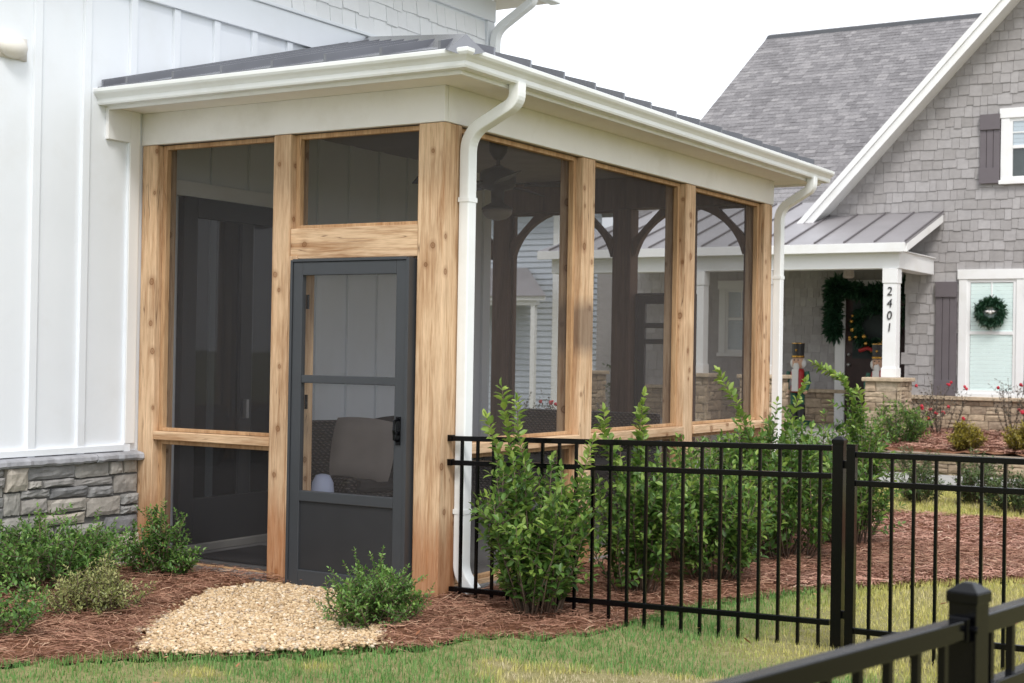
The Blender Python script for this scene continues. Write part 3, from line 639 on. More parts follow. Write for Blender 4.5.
# curved braces at the rear
def brace(xp, sgn):
    m = MB(); lo = []
    for i in range(9):
        t = i/8; a0, b0, c0 = (.035, -.45), (.12, -.14), (.45, -.03)
        lo.append(tuple(a0[q]*(1-t)**2+2*b0[q]*t*(1-t)+c0[q]*t*t for q in (0, 1)))
    up = [(0.0+.30*i/8, -.30+.296*i/8) for i in range(9)]
    for i in range(8):
        q = [lo[i], lo[i+1], up[i+1], up[i]]
        P4 = [(xp+sgn*x_, 5.12, ZB+z_) for x_, z_ in q]; P5 = [(x_, 5.19, z_) for x_, _, z_ in P4]
        m.hexa([P4[0], P4[1], P5[1], P5[0], P4[3], P4[2], P5[2], P5[3]])
    m.build('brace', M['brown'], P)
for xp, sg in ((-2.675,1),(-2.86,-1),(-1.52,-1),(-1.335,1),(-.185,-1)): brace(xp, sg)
MB().box(-1.183, -1.12, .004, .185, .0, 2.088).build('door_jamb', M['wood_z'], P, .003)
# screen door
def screen_door(nm, x0, x1, y, z1, mids, kick, mirror=False):
    D = bpy.data.objects.new(nm, None); COL.objects.link(D); D.parent = P; D.location = Vector((x0, y, 0))-wl(P); WLOC[D.name] = Vector((x0, y, 0))
    m = MB(); w = .075; t0, t1 = y-.02, y+.02
    m.box(x0+.012, x0+.012+w, t0, t1, .012, z1-.012); m.box(x1-.02-w, x1-.02, t0, t1, .012, z1-.012)
    a, b = x0+.012+w, x1-.02-w
    m.box(a, b, t0, t1, z1-.095, z1-.012)
    for q, hgt in mids: m.box(a, b, t0+.003, t1-.003, q, q+hgt)
    m.box(a, b, t0, t1, .012, .115)
    if kick: m.box(a, b, t0, t1, .545, .61)
    m.build('door_frame', M['door'], D, .004)
    c = MB(); c.box(x0-.008, x0+.010, y-.028, y+.06, 0, z1+.002); c.box(x1-.018, x1+.004, y-.028, y+.06, 0, z1+.002); c.box(x0+.010, x1-.018, y-.028, y+.06, z1-.010, z1+.008)
    c.build('door_jamb', M['door'], D, .002)
    s = MB(); z = .61 if kick else .115
    s.add([(a-.005,y+.004,z),(b+.005,y+.004,z),(b+.005,y+.004,z1-.09),(a-.005,y+.004,z1-.09)], [(0,1,2,3)])
    s.build('door_screen', M['screen_door'], D)
    if kick:
        k = MB(); k.box(a-.002, b+.002, y-.006, y+.008, .113, .547); k.build('kick_panel', M['kick'], D)
        h = MB(); hx = x1-.06
        h.box(hx-.017, hx+.017, y-.028, y-.020, .93, 1.10); h.tube([(hx,y-.028,.955),(hx-.0,y-.065,.965),(hx,y-.07,1.02),(hx,y-.062,1.075),(hx,y-.028,1.085)], .009, 8)
        h.tube([(hx,y-.028,1.0),(hx,y-.045,1.0)], .012, 8)
        h.build('handle', M['black'], D, .001)
        for zz in (.3, 1.12, 1.75): MB().box(x0+.088, x0+.103, y+.018, y+.032, zz, zz+.09).build('hinge', M['black'], D)
    return D
screen_door('screen_door', -1.112, -.206, -.032, 2.055, [(1.285,.05)], True)
screen_door('rear_screen_door', -1.31, -.73, 5.22, 2.07, [(1.60,.05),(1.75,.05)], False)
# floor
MB().box(-2.5, -.002, .005, 5.28, -.1, .045).build('slab', M['floor'], P, .01)
# eaves: soffit, fascia, gutter, roof
XO = .31; YN = 5.60
so = MB(); so.box(-2.498, XO, -XO, -.006, 3.083, 3.095); so.box(.006, XO, -.006, YN, 3.083, 3.095); so.box(-4.2, .006, YE+.012, YN, 3.083, 3.095); so.build('soffit', M['soffit'], P)
fa = MB(); fa.box(-2.498, XO+.018, -XO-.018, -XO, 3.065, 3.175); fa.box(XO, XO+.018, -XO, YN, 3.065, 3.175); fa.box(-4.2, XO+.018, YN, YN+.018, 3.065, 3.175); fa.build('fascia', M['trim'], P)
prof = [(0,.0),(.066,.0),(.072,.012),(.074,.035),(.088,.052),(.104,.066),(.112,.080),(.113,.100),(.106,.104),(.100,.100),(.098,.090),(.0,.090)]
g = MB(); base = XO+.019; zg = 3.088
vs = []; n = len(prof)
for st in range(3):
    for d, z in prof:
        if st == 0: vs.append((-2.575, -(base+d), zg+z))
        elif st == 1: vs.append((base+d, -(base+d), zg+z))
        else: vs.append((base+d, YN+.06, zg+z))
fs = []
for st in range(2):
    for j in range(n): k = (j+1) % n; fs.append((st*n+j, st*n+k, (st+1)*n+k, (st+1)*n+j))
fs += [tuple(range(n)), tuple(2*n+j for j in range(n))[::-1]]
g.add(vs, fs); g.build('gutter', M['gutter'], P)
MB().box(-2.50, -2.472, -.33, -.128, 2.872, 3.083).box(-2.50, -2.474, -.128, -.04, .84, 3.083).build('eave_return', M['trim'], P, .003)
# hip roof
RS = .285; e = XO+.095; z0 = 3.205
def rz(d): return z0+RS*d      # d = distance inside the eave line
H = 2.5+e
roof = MB()
A_ = (-2.5, -e, z0); B_ = (e, -e, z0); C_ = (-2.5, -e+H, rz(H)); D_ = (e, YN+.03, z0); E_ = (-2.5, YN+.03-H, rz(H)); F_ = (-2.5, YN+.03, z0)
th = Vector((0, 0, -.02))
def slabp(m, pts):
    pts = [Vector(p) for p in pts]; n = len(pts)
    m.add(pts+[p+th for p in pts], [tuple(range(n)), tuple(range(n, 2*n))[::-1]]+[(i, n+i, n+(i+1) % n, (i+1) % n) for i in range(n)])
slabp(roof, [A_, B_, C_]); slabp(roof, [B_, D_, E_, C_]); slabp(roof, [D_, F_, E_])
ro = roof.build('roof', M['roofmetal'], P)
def seam(m, p, q, w=.009, h=.045):
    p, q = Vector(p), Vector(q); t = (q-p).normalized(); s = t.cross(Vector((0,0,1))).normalized()*w; u = Vector((0,0,h))
    m.hexa([p-s, q-s, q+s, p+s, p-s+u, q-s+u, q+s+u, p+s+u])
sm_ = MB()
k = 0
while True:
    X0 = e-.18-.41*k
    if X0 < -2.48: break
    d = e-X0; seam(sm_, (X0, -e, z0), (X0, -e+d, rz(d))); k += 1
k = 0
while True:
    Y0 = -e+.30+.41*k
    if Y0 > YN: break
    d = min(Y0+e, H, YN+.03-Y0); seam(sm_, (e, Y0, z0), (e-d, Y0, rz(d))); k += 1
seam(sm_, (-2.455,-e,z0), (-2.455,-e+2.6,rz(2.6)))
sm_.build('roof_seams', M['roofmetal'], ro)
hp = MB()
def hipcap(a, b):
    a, b = Vector(a), Vector(b); t = (b-a).normalized(); s = t.cross(Vector((0,0,1))).normalized()
    m = [a+s*.11-Vector((0,0,.032)), a+Vector((0,0,.065)), a-s*.11-Vector((0,0,.032)), a-Vector((0,0,.06))]
    hp.prism(m, b-a)
hipcap(B_, C_); hp.build('hip_cap', M['roofmetal'], ro)
# downspouts
def rrect(w, d):
    a, b = w/2, d/2; c = .008; r = []
    for sx, sy in ((1,1),(-1,1),(-1,-1),(1,-1)):
        pts = [(sx*a, sy*(b-c)), (sx*(a-c*.3), sy*(b-c*.3)), (sx*(a-c), sy*b)]
        if sx*sy < 0: pts = pts[::-1]
        r += pts
    return r
def smooth_path(pts, r=.11, n=6):
    P_ = [Vector(p) for p in pts]; out = [P_[0]]
    for i in range(1, len(P_)-1):
        a = (P_[i-1]-P_[i]).normalized(); b = (P_[i+1]-P_[i]).normalized()
        rr = min(r, (P_[i-1]-P_[i]).length*.45, (P_[i+1]-P_[i]).length*.45)
        p0, p1 = P_[i]+a*rr, P_[i]+b*rr
        for k in range(n+1): t = k/n; out.append(p0*(1-t)**2+P_[i]*2*t*(1-t)+p1*t*t)
    out.append(P_[-1]); return out
def downspout(path, parent, w=.088, d=.072, side=(0,1,0), straps=()):
    o = MB().sweep(smooth_path(path), rrect(w, d), side).build('downspout', M['gutter'], parent)
    for (x, y, z) in straps: MB().box(x-d/2-.003, x+d/2+.003, y-w/2-.004, y+w/2+.004, z, z+.028).build('strap', M['gutter'], o)
    return o
DX = .045; DY = .19
downspout([(.375,.205,3.10),(.375,.205,2.985),(DX,DY,2.815),(DX,DY,.16),(DX+.09,DY,.06)], P, straps=((DX,DY,2.40),(DX,DY,.52)))
downspout([(.375,5.26,3.10),(.375,5.26,3.0),(.055,5.31,2.83),(.055,5.31,.3),(.055,5.31,-.02)], P, straps=((.055,5.31,2.2),))
MB().box(-.02,.10,.10,.20,-.02,.04).build('drain_adapter', M['black'], P, .008)

# furnishings
def chair(name, label, cat, loc, w, d, back, arms, cush, rot=0):
    t = thing(name, label, cat, loc); x, y, z = loc
    f = MB()
    f.box(x-w/2, x+w/2, y-d/2, y+d/2, z+.12, z+.40)
    f.build('base', M['wicker'], t, .02)
    MB().hexa([(x-w/2,y+d/2-.12,z+.38),(x+w/2,y+d/2-.12,z+.38),(x+w/2,y+d/2,z+.38),(x-w/2,y+d/2,z+.38),(x-w/2+.02,y+d/2-.02,z+back),(x+w/2-.02,y+d/2-.02,z+back),(x+w/2-.02,y+d/2+.06,z+back),(x-w/2+.02,y+d/2+.06,z+back)]).build('backrest', M['wicker'], t, .025)
    for s in (-1, 1):
        MB().box(x+s*w/2-.05-.03*s, x+s*w/2+.05-.03*s, y-d/2, y+d/2-.1, z+.1, z+arms).build('armrest', M['wicker'], t, .03)
        for q in (-1, 1): MB().box(x+s*(w/2-.05)-.025, x+s*(w/2-.05)+.025, y+q*(d/2-.05)-.025, y+q*(d/2-.05)+.025, z, z+.12).build('leg', M['wicker'], t)
    MB().box(x-w/2+.09, x+w/2-.09, y-d/2-.01, y+d/2-.13, z+.40, z+.50).build('seat_cushion', M[cush], t, .035)
    if rot: t.rotation_euler.z = rot
    return t
# armchair by the house wall, facing the porch side (rotated), with pillows
c1 = chair('wicker_armchair', 'dark wicker armchair with taupe pillow seen through the screen door', 'armchair', (-1.88,1.80,.047), .80, .74, .90, .52, 'cushdark', R(70))
def pillow(label, loc, s, rot, mat):
    t = thing('pillow', label, 'pillow', loc)
    m = MB(); n = 8; vs = []
    top = []; 
    for side in (1, -1):
        for i in range(n+1):
            for j in range(n+1):
                u, v = i/n*2-1, j/n*2-1
                b = max(0, (1-u**4)*(1-v**4))**.5
                pin = 1-.08*(u*u*v*v); vs.append((loc[0]+u*s/2*pin, loc[1]+side*b*.075, loc[2]+v*s/2*pin))
    k = (n+1)**2; fs = []
    for sd in (0, 1):
        for i in range(n):
            for j in range(n):
                a = sd*k+i*(n+1)+j; q = (a, a+n+1, a+n+2, a+1); fs.append(q if sd == 0 else q[::-1])
    m.add(vs, fs); m.build('cover', M[mat], t, smooth=True); t.rotation_euler = rot; return t
pillow('square taupe pillow leaning on the dark wicker armchair', (-1.72,1.52,.76), .48, (R(-14), R(4), R(25)), 'cushion')
pillow('charcoal pillow at the right of the taupe pillow on the armchair', (-1.78,2.02,.78), .44, (R(-14), R(-6), R(30)), 'cushdark')
t = thing('garden_stool', 'pale blue rounded ceramic stool left of the wicker armchair', 'stool', (-1.62,.93,.047))
MB().lathe(-1.62,.93, [(.06,.047),(.075,.08),(.085,.2),(.085,.45),(.075,.56),(.05,.61),(.02,.62)], 20).build('body', M['ceramic'], t, smooth=True)
chair('wicker_sofa', 'dark wicker sofa along the rear of the porch', 'sofa', (-1.62,4.45,.047), 1.5, .78, .92, .60, 'cushdark')
tag(MB().box(-2.25,-1.35,.28,1.0,.049,.060).build('rug', M['rug'], None), 'small dark rug on the slab behind the left lower screen', 'rug')
# ceiling fan
fx, fy = -1.25, 2.6
t = thing('ceiling_fan', 'dark ceiling fan with a bowl light hanging inside the porch', 'ceiling fan', (fx, fy, 3.165))
MB().lathe(fx, fy, [(.03,3.02),(.07,3.08),(.075,3.163),(.06,3.164)], 20).build('canopy', M['fan'], t, smooth=True)
MB().tube([(fx,fy,3.03),(fx,fy,2.93)], .015, 10).build('downrod', M['fan'], t)
MB().lathe(fx, fy, [(.03,2.975),(.06,2.955),(.13,2.93),(.145,2.90),(.145,2.82),(.12,2.79),(.055,2.775),(.05,2.68),(.12,2.64),(.125,2.625)], 28).build('motor', M['fan'], t, smooth=True)
MB().lathe(fx, fy, [(.12,2.624),(.115,2.59),(.08,2.555),(.02,2.54)], 24).build('light_bowl', M['bowl'], t, smooth=True)
for k in range(5):
    a = R(72*k+22); m = MB(); ca, sa = math.cos(a), math.sin(a)
    def q(r_, w_, z_): return (fx+r_*ca-w_*sa, fy+r_*sa+w_*ca, z_)
    m.hexa([q(.22,-.06,2.80),q(.70,-.08,2.79),q(.70,.08,2.85),q(.22,.06,2.84),q(.22,-.06,2.809),q(.70,-.08,2.799),q(.70,.08,2.859),q(.22,.06,2.849)])
    m.box(fx+.1, fx+.1, fy, fy, 2.82, 2.82) if False else None
    m.hexa([q(.12,-.02,2.82),q(.26,-.03,2.82),q(.26,.03,2.83),q(.12,.02,2.83),q(.12,-.02,2.83),q(.26,-.03,2.83),q(.26,.03,2.84),q(.12,.02,2.84)])
    m.build('blade', M['fan'], t, .003)

# ------------------------------------------------------------------ main white house
HM = thing('white_house', 'white board and batten house with grey ledge stone base behind the porch', 'house', (-6,0,0))
HY1 = 4.45; YS = -6.0
wall = MB()
wall.box(-9, -2.5, YS, HY1, .0, 4.80)
for k in range(-13, 12):
    yb = -.105+.405*k
    if yb > HY1-.2: break
    if k != 0 or True: wall.box(-2.5, -2.478, yb-.03, yb+.03, .78 if yb < 0 else .05, 3.862)
wall.build('siding', M['siding'], HM, .002)
band = MB(); band.box(-2.5, -2.465, YS, HY1-.12, 3.865, 4.09); band.box(-2.5, -2.445, YS, HY1-.12, 4.092, 4.118); band.box(-2.5, -2.472, HY1-.12, HY1+.004, .05, 4.60); band.box(-2.5, -2.462, YS, HY1+.006, 4.602, 4.80)
band.build('trim_band', M['siding'], HM, .003)
def shingles(mb, to3, u0, u1, z0, z1, inside, expo=.16, wmin=.10, wmax=.26, th=.018, stag=.02, seed=0, skew=.0):
    rr = random.Random(seed); z = z0; row = 0
    while z < z1:
        u = u0-rr.uniform(0, wmax)
        while u < u1:
            w = rr.uniform(wmin, wmax); dz = rr.uniform(-stag, stag); cu, cz = u+w/2, z+expo/2
            if inside(cu, cz):
                g_ = .0025; a, b = u+g_, u+w-g_; zb, zt = z+dz, z+expo+stag+.01
                th2 = th*rr.uniform(.8, 1.25)
                mb.add([to3(a,zb,0),to3(b,zb,0),to3(b,zt,0),to3(a,zt,0),to3(a,zb,th2),to3(b,zb+rr.uniform(-.006,.006),th2),to3(b,zt,.003),to3(a,zt,.003)],
                       [(0,3,2,1),(4,5,6,7),(0,1,5,4),(1,2,6,5),(2,3,7,6),(3,0,4,7)])
            u += w
        z += expo; row += 1
ws = MB(); shingles(ws, lambda u, z, d: (-2.5+d, u, z), YS, HY1-.13, 4.11, 4.62, lambda u, z: z < 4.62 and u < HY1-.16, .15, .12, .26, .02, .012, 3)
ws.build('shingle_siding', M['shake_white'], HM)
ev = MB(); ev.box(-2.46, -2.06, YS, HY1+.30, 4.80, 4.815); ev.box(-9.3, -2.46, HY1+.01, HY1+.30, 4.80, 4.815); ev.build('eave_soffit', M['soffit'], HM)
gg = MB(); gg.box(-2.06, -1.95, YS, HY1+.34, 4.79, 4.91); gg.build('gutter', M['gutter'], HM, .01)
rf = MB(); slabp(rf, [(-1.99,YS-.3,4.93),(-1.99,HY1+.34,4.93),(-6,HY1+.34,7.6),(-6,YS-.3,7.6)]); slabp(rf, [(-10,YS-.3,4.93),(-6,YS-.3,7.6),(-6,HY1+.34,7.6),(-10,HY1+.34,4.93)])
rf.prism([(-2.5,YS,4.82),(-9,YS,4.82),(-6,YS,7.3)], (0, .05, 0)); rf.prism([(-2.5,HY1-.05,4.82),(-9,HY1-.05,4.82),(-6,HY1-.05,7.3)], (0, .05, 0))
rf.build('roof', M['shingle'], HM)
downspout([(-2.03,4.40,4.82),(-2.03,4.40,4.74),(-2.42,4.385,4.50),(-2.42,4.385,3.6)], HM, straps=((-2.42,4.385,4.2),))
# grey ledge stone base
stones = [(-1.13,-.95,.58,.73),(-.95,-.57,.64,.73),(-.57,-.27,.63,.73),(-.27,-.14,.64,.73),(-.14,-.01,.64,.73),(-.95,-.84,.59,.64),(-.83,-.58,.59,.64),(-.58,-.24,.575,.63),(-.23,-.01,.51,.635),
 (-1.0,-.77,.53,.585),(-.77,-.46,.515,.585),(-.45,-.24,.50,.57),(-1.13,-1.0,.43,.575),(-1.0,-.79,.43,.525),(-.78,-.48,.42,.51),(-.47,-.17,.37,.50),(-.16,-.01,.43,.505),(-.16,-.01,.365,.425),
 (-.84,-.48,.34,.415),(-.72,-.31,.24,.335),(-.30,-.01,.24,.36),(-1.13,-.85,.34,.425),(-1.13,-.73,.24,.335)]
rr = random.Random(5)
def fill_stones(y0, y1, z0, z1, lst, hs=(.06,.13), ws_=(.16,.42)):
    z = z0
    while z < z1-.02:
        h = min(rr.uniform(*hs), z1-z)
        if z1-z-h < .03: h = z1-z
        y = y0
        while y < y1-.01:
            w = min(rr.uniform(*ws_), y1-y)
            if y1-y-w < .06: w = y1-y
            if h > .09 and rr.random() < .35: lst += [(y, y+w, z, z+h*.5), (y, y+w, z+h*.5, z+h)]
            else: lst.append((y, y+w, z, z+h))
            y += w
        z += h
fill_stones(-1.13, -.01, -.05, .24, stones); fill_stones(YS, -1.13, -.05, .73, stones)
def stone_mesh(lst, to3, gap=.006, d0=.03, d1=.06, nu=6, nv=4):
    mb = MB()
    for (a, b, c, d) in lst:
        a += gap; b -= gap; c += gap*.8; d -= gap*.8; dep = rr.uniform(d0, d1); n_ = []
        sd = rr.uniform(0, 100); tu, tv = rr.gauss(0,.003), rr.gauss(0,.004)
        for j in range(nv+1):
            for i in range(nu+1):
                u, v = i/nu, j/nv; ed = min(u, 1-u, 1)*nu, min(v, 1-v)*nv
                on_e = (i in (0, nu)) or (j in (0, nv))
                dd = dep*(.80 if on_e else 1)+(0 if on_e else rr.uniform(-.0035,.0035))+tu*(u-.5)*2+tv*(v-.5)*2
                n_.append(to3(a+(b-a)*u+(rr.gauss(0,.0025)), c+(d-c)*v+rr.gauss(0,.0022), dd))
        k = len(n_); ring = [i for i in range(nu+1)]+[(nu+1)*j+nu for j in range(1, nv+1)]+[(nu+1)*nv+i for i in range(nu-1, -1, -1)]+[(nu+1)*j for j in range(nv-1, 0, -1)]
        bk = []
        for q in ring:
            i, j = q % (nu+1), q//(nu+1); bk.append(to3(a+(b-a)*i/nu, c+(d-c)*j/nv, -.01))
        fs = [(j*(nu+1)+i, j*(nu+1)+i+1, (j+1)*(nu+1)+i+1, (j+1)*(nu+1)+i) for j in range(nv) for i in range(nu)]
        m = len(ring); fs += [(ring[q], k+q, k+(q+1) % m, ring[(q+1) % m]) for q in range(m)]
        mb.add(n_+bk, fs)
    return mb
stone_mesh(stones, lambda u, z, d: (-2.495+d, u, z)).build('stone_base', M['ledge'], HM)
MB().box(-2.502, -2.482, YS, -.005, -.05, .74).build('mortar_bed', M['mortar'], HM)
cp = MB(); y = YS
while y < -.02:
    w = min(rr.uniform(.6, .9), -.004-y); nseg = max(2, int(w/.035))
    secs = []
    for i in range(nseg+1):
        yy = y+.002+(w-.004)*i/nseg; jz = rr.gauss(0,.0025); jx = rr.gauss(0,.005)
        secs.append([(-2.5,yy,.728),(-2.43+jx,yy,.730+jz),(-2.418+jx,yy,.745+jz),(-2.421+jx,yy,.768),(-2.432+jx,yy,.778),(-2.5,yy,.792)])
    vs = [v for s in secs for v in s]; fs = [(i*6+j, i*6+(j+1) % 6, (i+1)*6+(j+1) % 6, (i+1)*6+j) for i in range(nseg) for j in range(6)]+[tuple(range(6)), tuple(nseg*6+j for j in range(6))[::-1]]
    cp.add(vs, fs); y += w
cp.build('stone_cap', M['cap'], HM)
MB().box(-2.5, -2.47, YS, -.14, .793, .835).build('water_table', M['siding'], HM, .003)
# dryer vent hood
vh = MB(); vh.ball((-2.475,-1.12,3.335), .085, sx=.75, sy=1.25, sz=.85, n=16); vh.box(-2.5, -2.487, -1.24, -1.0, 3.265, 3.405)
vh.build('vent_hood', M['vent'], HM, smooth=True)
# glazed door unit inside the porch
dd = bpy.data.objects.new('patio_door', None); COL.objects.link(dd); dd.parent = HM; dd.location = Vector((-2.49,1.0,.05))-wl(HM); WLOC[dd.name] = Vector((-2.49,1.0,.05))
fr = MB()
fr.box(-2.5,-2.44,.36,.50,.05,2.56); fr.box(-2.5,-2.44,1.52,1.66,.05,2.56); fr.box(-2.5,-2.44,.50,1.52,2.42,2.56); fr.box(-2.5,-2.44,.50,1.52,.05,.42); fr.box(-2.5,-2.45,.98,1.10,.42,2.42)
fr.build('frame', M['kick'], dd, .004)
MB().box(-2.498,-2.475,.50,.98,.42,2.42).build('pane', M['doorglass'], dd); MB().box(-2.498,-2.475,1.10,1.52,.42,2.42).build('pane', M['doorglass'], dd)
MB().box(-2.4995,-2.497,.50,1.52,.42,2.42).build('dark_room', M['darkroom'], dd)
MB().box(-2.5,-2.455,.28,1.74,2.562,2.67).build('head_trim', M['trim'], dd, .004)
MB().box(-2.44,-2.40,1.0,1.03,.98,1.12).build('handle', M['steel'], dd, .005)
MB().box(-2.5,-2.40,.30,1.72,.046,.10).build('threshold', M['concrete'], dd, .005)

# ------------------------------------------------------------------ fences
def fence(label, p0, p1, zr0, zr1, posts, pick0, drop_z, cat='fence', name='metal_fence', s2=.145, sp=.111, bot=.10, rw=.026, rh=.030):
    t = thing(name, label, cat, (p0[0], p0[1], 0)); a = Vector((p0[0], p0[1], 0)); b = Vector((p1[0], p1[1], 0)); L = (b-a).length; d = (b-a)/L; n = Vector((-d.y, d.x, 0))
    def zt(s): return zr0+(zr1-zr0)*s/L
    def rail(s0, s1, zo, w=rw, h=rh):
        p, q = a+d*s0, a+d*s1; z0_, z1_ = zt(s0)+zo, zt(s1)+zo; m = MB(); hw = n*w/2
        m.hexa([p-hw+Vector((0,0,z0_-h)), q-hw+Vector((0,0,z1_-h)), q+hw+Vector((0,0,z1_-h)), p+hw+Vector((0,0,z0_-h)), p-hw+Vector((0,0,z0_)), q-hw+Vector((0,0,z1_)), q+hw+Vector((0,0,z1_)), p+hw+Vector((0,0,z0_))])
        m.build('rail', M['black'], t, .003)
    ends = sorted(posts)
    rail(0, L, 0); rail(0, L, -s2); rail(0, L, bot-(zr0+zr1)/2)
    s = pick0; k = 0
    while s < L-.02:
        if all(abs(s-q) > .04 for q in posts):
            p = a+d*s; h = .008; m = MB()
            c = [p-d*h-n*h, p+d*h-n*h, p+d*h+n*h, p-d*h+n*h]
            m.hexa([v+Vector((0,0,drop_z)) for v in c]+[v+Vector((0,0,zt(s)-.028)) for v in c]); m.build('picket', M['black'], t)
        s += sp
    return t, a, d, n, zt
def fpost(t, p, d, n, z0_, z1_, w=.056, cap=True):
    m = MB(); h = w/2
    c = [p-d*h-n*h, p+d*h-n*h, p+d*h+n*h, p-d*h+n*h]
    m.hexa([v+Vector((0,0,z0_)) for v in c]+[v+Vector((0,0,z1_-.03)) for v in c]); o = m.build('post', M['black'], t, .002)
    if cap:
        k = MB(); h2 = h+.004; c = [p-d*h2-n*h2, p+d*h2-n*h2, p+d*h2+n*h2, p-d*h2+n*h2]; h3 = .010; c3 = [p-d*h3-n*h3, p+d*h3-n*h3, p+d*h3+n*h3, p-d*h3+n*h3]
        k.hexa([v+Vector((0,0,z1_-.04)) for v in c]+[v+Vector((0,0,z1_-.018)) for v in c])
        k.hexa([v+Vector((0,0,z1_-.0178)) for v in c]+[v+Vector((0,0,z1_)) for v in c3]); k.build('post_cap', M['black'], o, .002)
    else:
        k = MB().hexa([v+Vector((0,0,z1_-.0298)) for v in c]+[v+Vector((0,0,z1_-.02)) for v in c]); k.build('post_cap', M['black'], o)
    return o
FY = .10
t, a, d, n, zt = fence('black metal picket fence from the porch corner to the capped post', (.02,FY), (2.375,FY), .992, 1.047, [], .075, -.02, bot=.12)
fpost(t, Vector((2.415,FY,0)), d, n, -.1, 1.095)
bk = MB(); bk.box(.0,.03,FY-.02,FY+.02,.96,.998); bk.box(.0,.03,FY-.02,FY+.02,.815,.853); bk.build('bracket', M['black'], t, .002)
t, a, d, n, zt = fence('black metal picket gate panel hung beyond the capped post, running off to the right', (2.49,FY), (4.9,FY), 1.018, 1.04, [], .09, -.02, 'gate', 'metal_gate', bot=.13)
fpost(t, Vector((2.482,FY,0)), d, n, .0, 1.075, .046, False)
for zz in (.93,.16): MB().box(2.44,2.462,FY-.012,FY+.012,zz,zz+.04).build('hinge', M['black'], t, .002)
# near fence
NP = Vector((4.155,-4.215,0)); d1 = Vector((.196,.981,0)).normalized(); d2 = Vector((.163,.987,0)).normalized()
q0 = NP-d1*2.3
t, a, d, n, zt = fence('nearest black metal fence crossing the lower right corner of the picture', (q0.x,q0.y), (NP.x-d1.x*.03,NP.y-d1.y*.03), .975, .975, [], 2.3-.111*20-.0, -.05, rw=.034, rh=.040)
fpost(t, NP, d1, n, -.1, 1.045, .060)
for bz in (.955,):
    c_ = NP-d1*.040; q_ = n*.022; e_ = d1*.008
    MB().hexa([c_-e_-q_+Vector((0,0,.93)), c_+e_-q_+Vector((0,0,.93)), c_+e_+q_+Vector((0,0,.93)), c_-e_+q_+Vector((0,0,.93)), c_-e_-q_+Vector((0,0,.980)), c_+e_-q_+Vector((0,0,.980)), c_+e_+q_+Vector((0,0,.980)), c_-e_+q_+Vector((0,0,.980))]).build('bracket', M['black'], t, .003)
    MB().tube([NP-d1*.030-n*.012+Vector((0,0,.955)), NP-d1*.030-n*.036+Vector((0,0,.955))], .007, 10).build('bolt', M['black'], t)
q1 = NP+d2*1.9
t2, a2, dd2, n2, zt2 = fence('short black metal fence panel right of the nearest capped post', (NP.x+d2.x*.03,NP.y+d2.y*.03), (q1.x,q1.y), .975, .975, [], .075, -.05, rw=.034, rh=.040)

# ------------------------------------------------------------------ grey shingled neighbour house
HB = thing('grey_house', 'grey shingle house with tan stone base, steep gable and metal porch roof', 'house', (0,16,0))
GY = 14.0
def rake_z(x): return 3.39+(x+2.83)*1.068 if x < 2.0 else 3.39+(2.0+2.83)*1.068-(x-2.0)*1.068
RXP = 2.0
bd = MB()
bd.prism([(-2.6,GY,3.2),(6.6,GY,3.2),(6.6,GY,rake_z(6.6)),(RXP,GY,rake_z(RXP)),(-2.6,GY,rake_z(-2.6))], (0, 7.5, 0))
bd.box(-1.35, 6.6, GY, GY+7.5, -.3, 3.2)
bd.box(-6.3, -1.35, 15.2, 24, -.3, 3.88)
bd.prism([(-6.3,15.2,3.88),(-6.3,27.7,3.88),(-6.3,21.46,8.0)], (4, 0, 0))
bd.box(-8.3, -6.302, 17.5, 24, -.3, 3.7); bd.build('walls', M['shake'], HB)
wins = [(-.575,.335,.97,2.79),(-.02,.78,3.98,5.05)]
shut = [(-.905,-.60,.99,2.62),(.35,.64,1.04,2.60),(-.31,-.03,4.0,4.98),(.80,1.08,4.0,4.98)]
sh = MB()
def ins_g(u, z):
    if z > rake_z(u)-.02 or z < .98: return False
    if z < 3.0 and u < -1.30: return False
    if z > 3.0 and u < -2.58: return False
    for (a, b, c, d_) in wins:
        if a < u < b and c < z < d_: return False
    return u < 6.4
shingles(sh, lambda u, z, dd_: (u, GY-dd_, z), -2.6, 4.6, .98, 8.4, ins_g, .148, .09, .21, .014, .016, 11)
shingles(sh, lambda u, z, dd_: (u, 15.2-dd_, z), -6.28, -1.36, .98, 3.5, lambda u, z: not (-2.78 < u < -1.5 and z < 2.6) and not (-5.0 < u < -3.8 and 1.4 < z < 2.8), .148, .09, .21, .014, .016, 12)
sh.build('shingle_siding', M['shake'], HB)
# gable roof + rake
gr = MB()
for (xa, xb) in ((-3.0, RXP), (7.0, RXP)):
    za = rake_z(-3.0)+.12; zb = rake_z(RXP)+.12
    pts = [(xa,13.55,za),(xb,13.55,zb),(xb,22,zb),(xa,22,za)]; th_ = th; slabp(gr, pts if xa < xb else pts[::-1])
gr.build('gable_roof', M['shingle'], HB)
rk = MB(); sf = MB()
sl = math.atan(.978)
def rk_pts(x0, x1, up, lo, y0, y1, mb):
    z0_, z1_ = rake_z(x0), rake_z(x1)
    mb.hexa([(x0,y0,z0_+lo),(x1,y0,z1_+lo),(x1,y1,z1_+lo),(x0,y1,z0_+lo),(x0,y0,z0_+up),(x1,y0,z1_+up),(x1,y1,z1_+up),(x0,y1,z0_+up)])
rk_pts(-2.95, RXP, .10, -.13, 13.57, 13.60, rk); rk_pts(RXP, 6.95, .10, -.13, 13.57, 13.60, rk)
rk_pts(-2.95, RXP, .13, .02, 13.545, 13.568, rk); rk_pts(RXP, 6.95, .13, .02, 13.545, 13.568, rk)
rk.build('rake_board', M['trim'], HB)
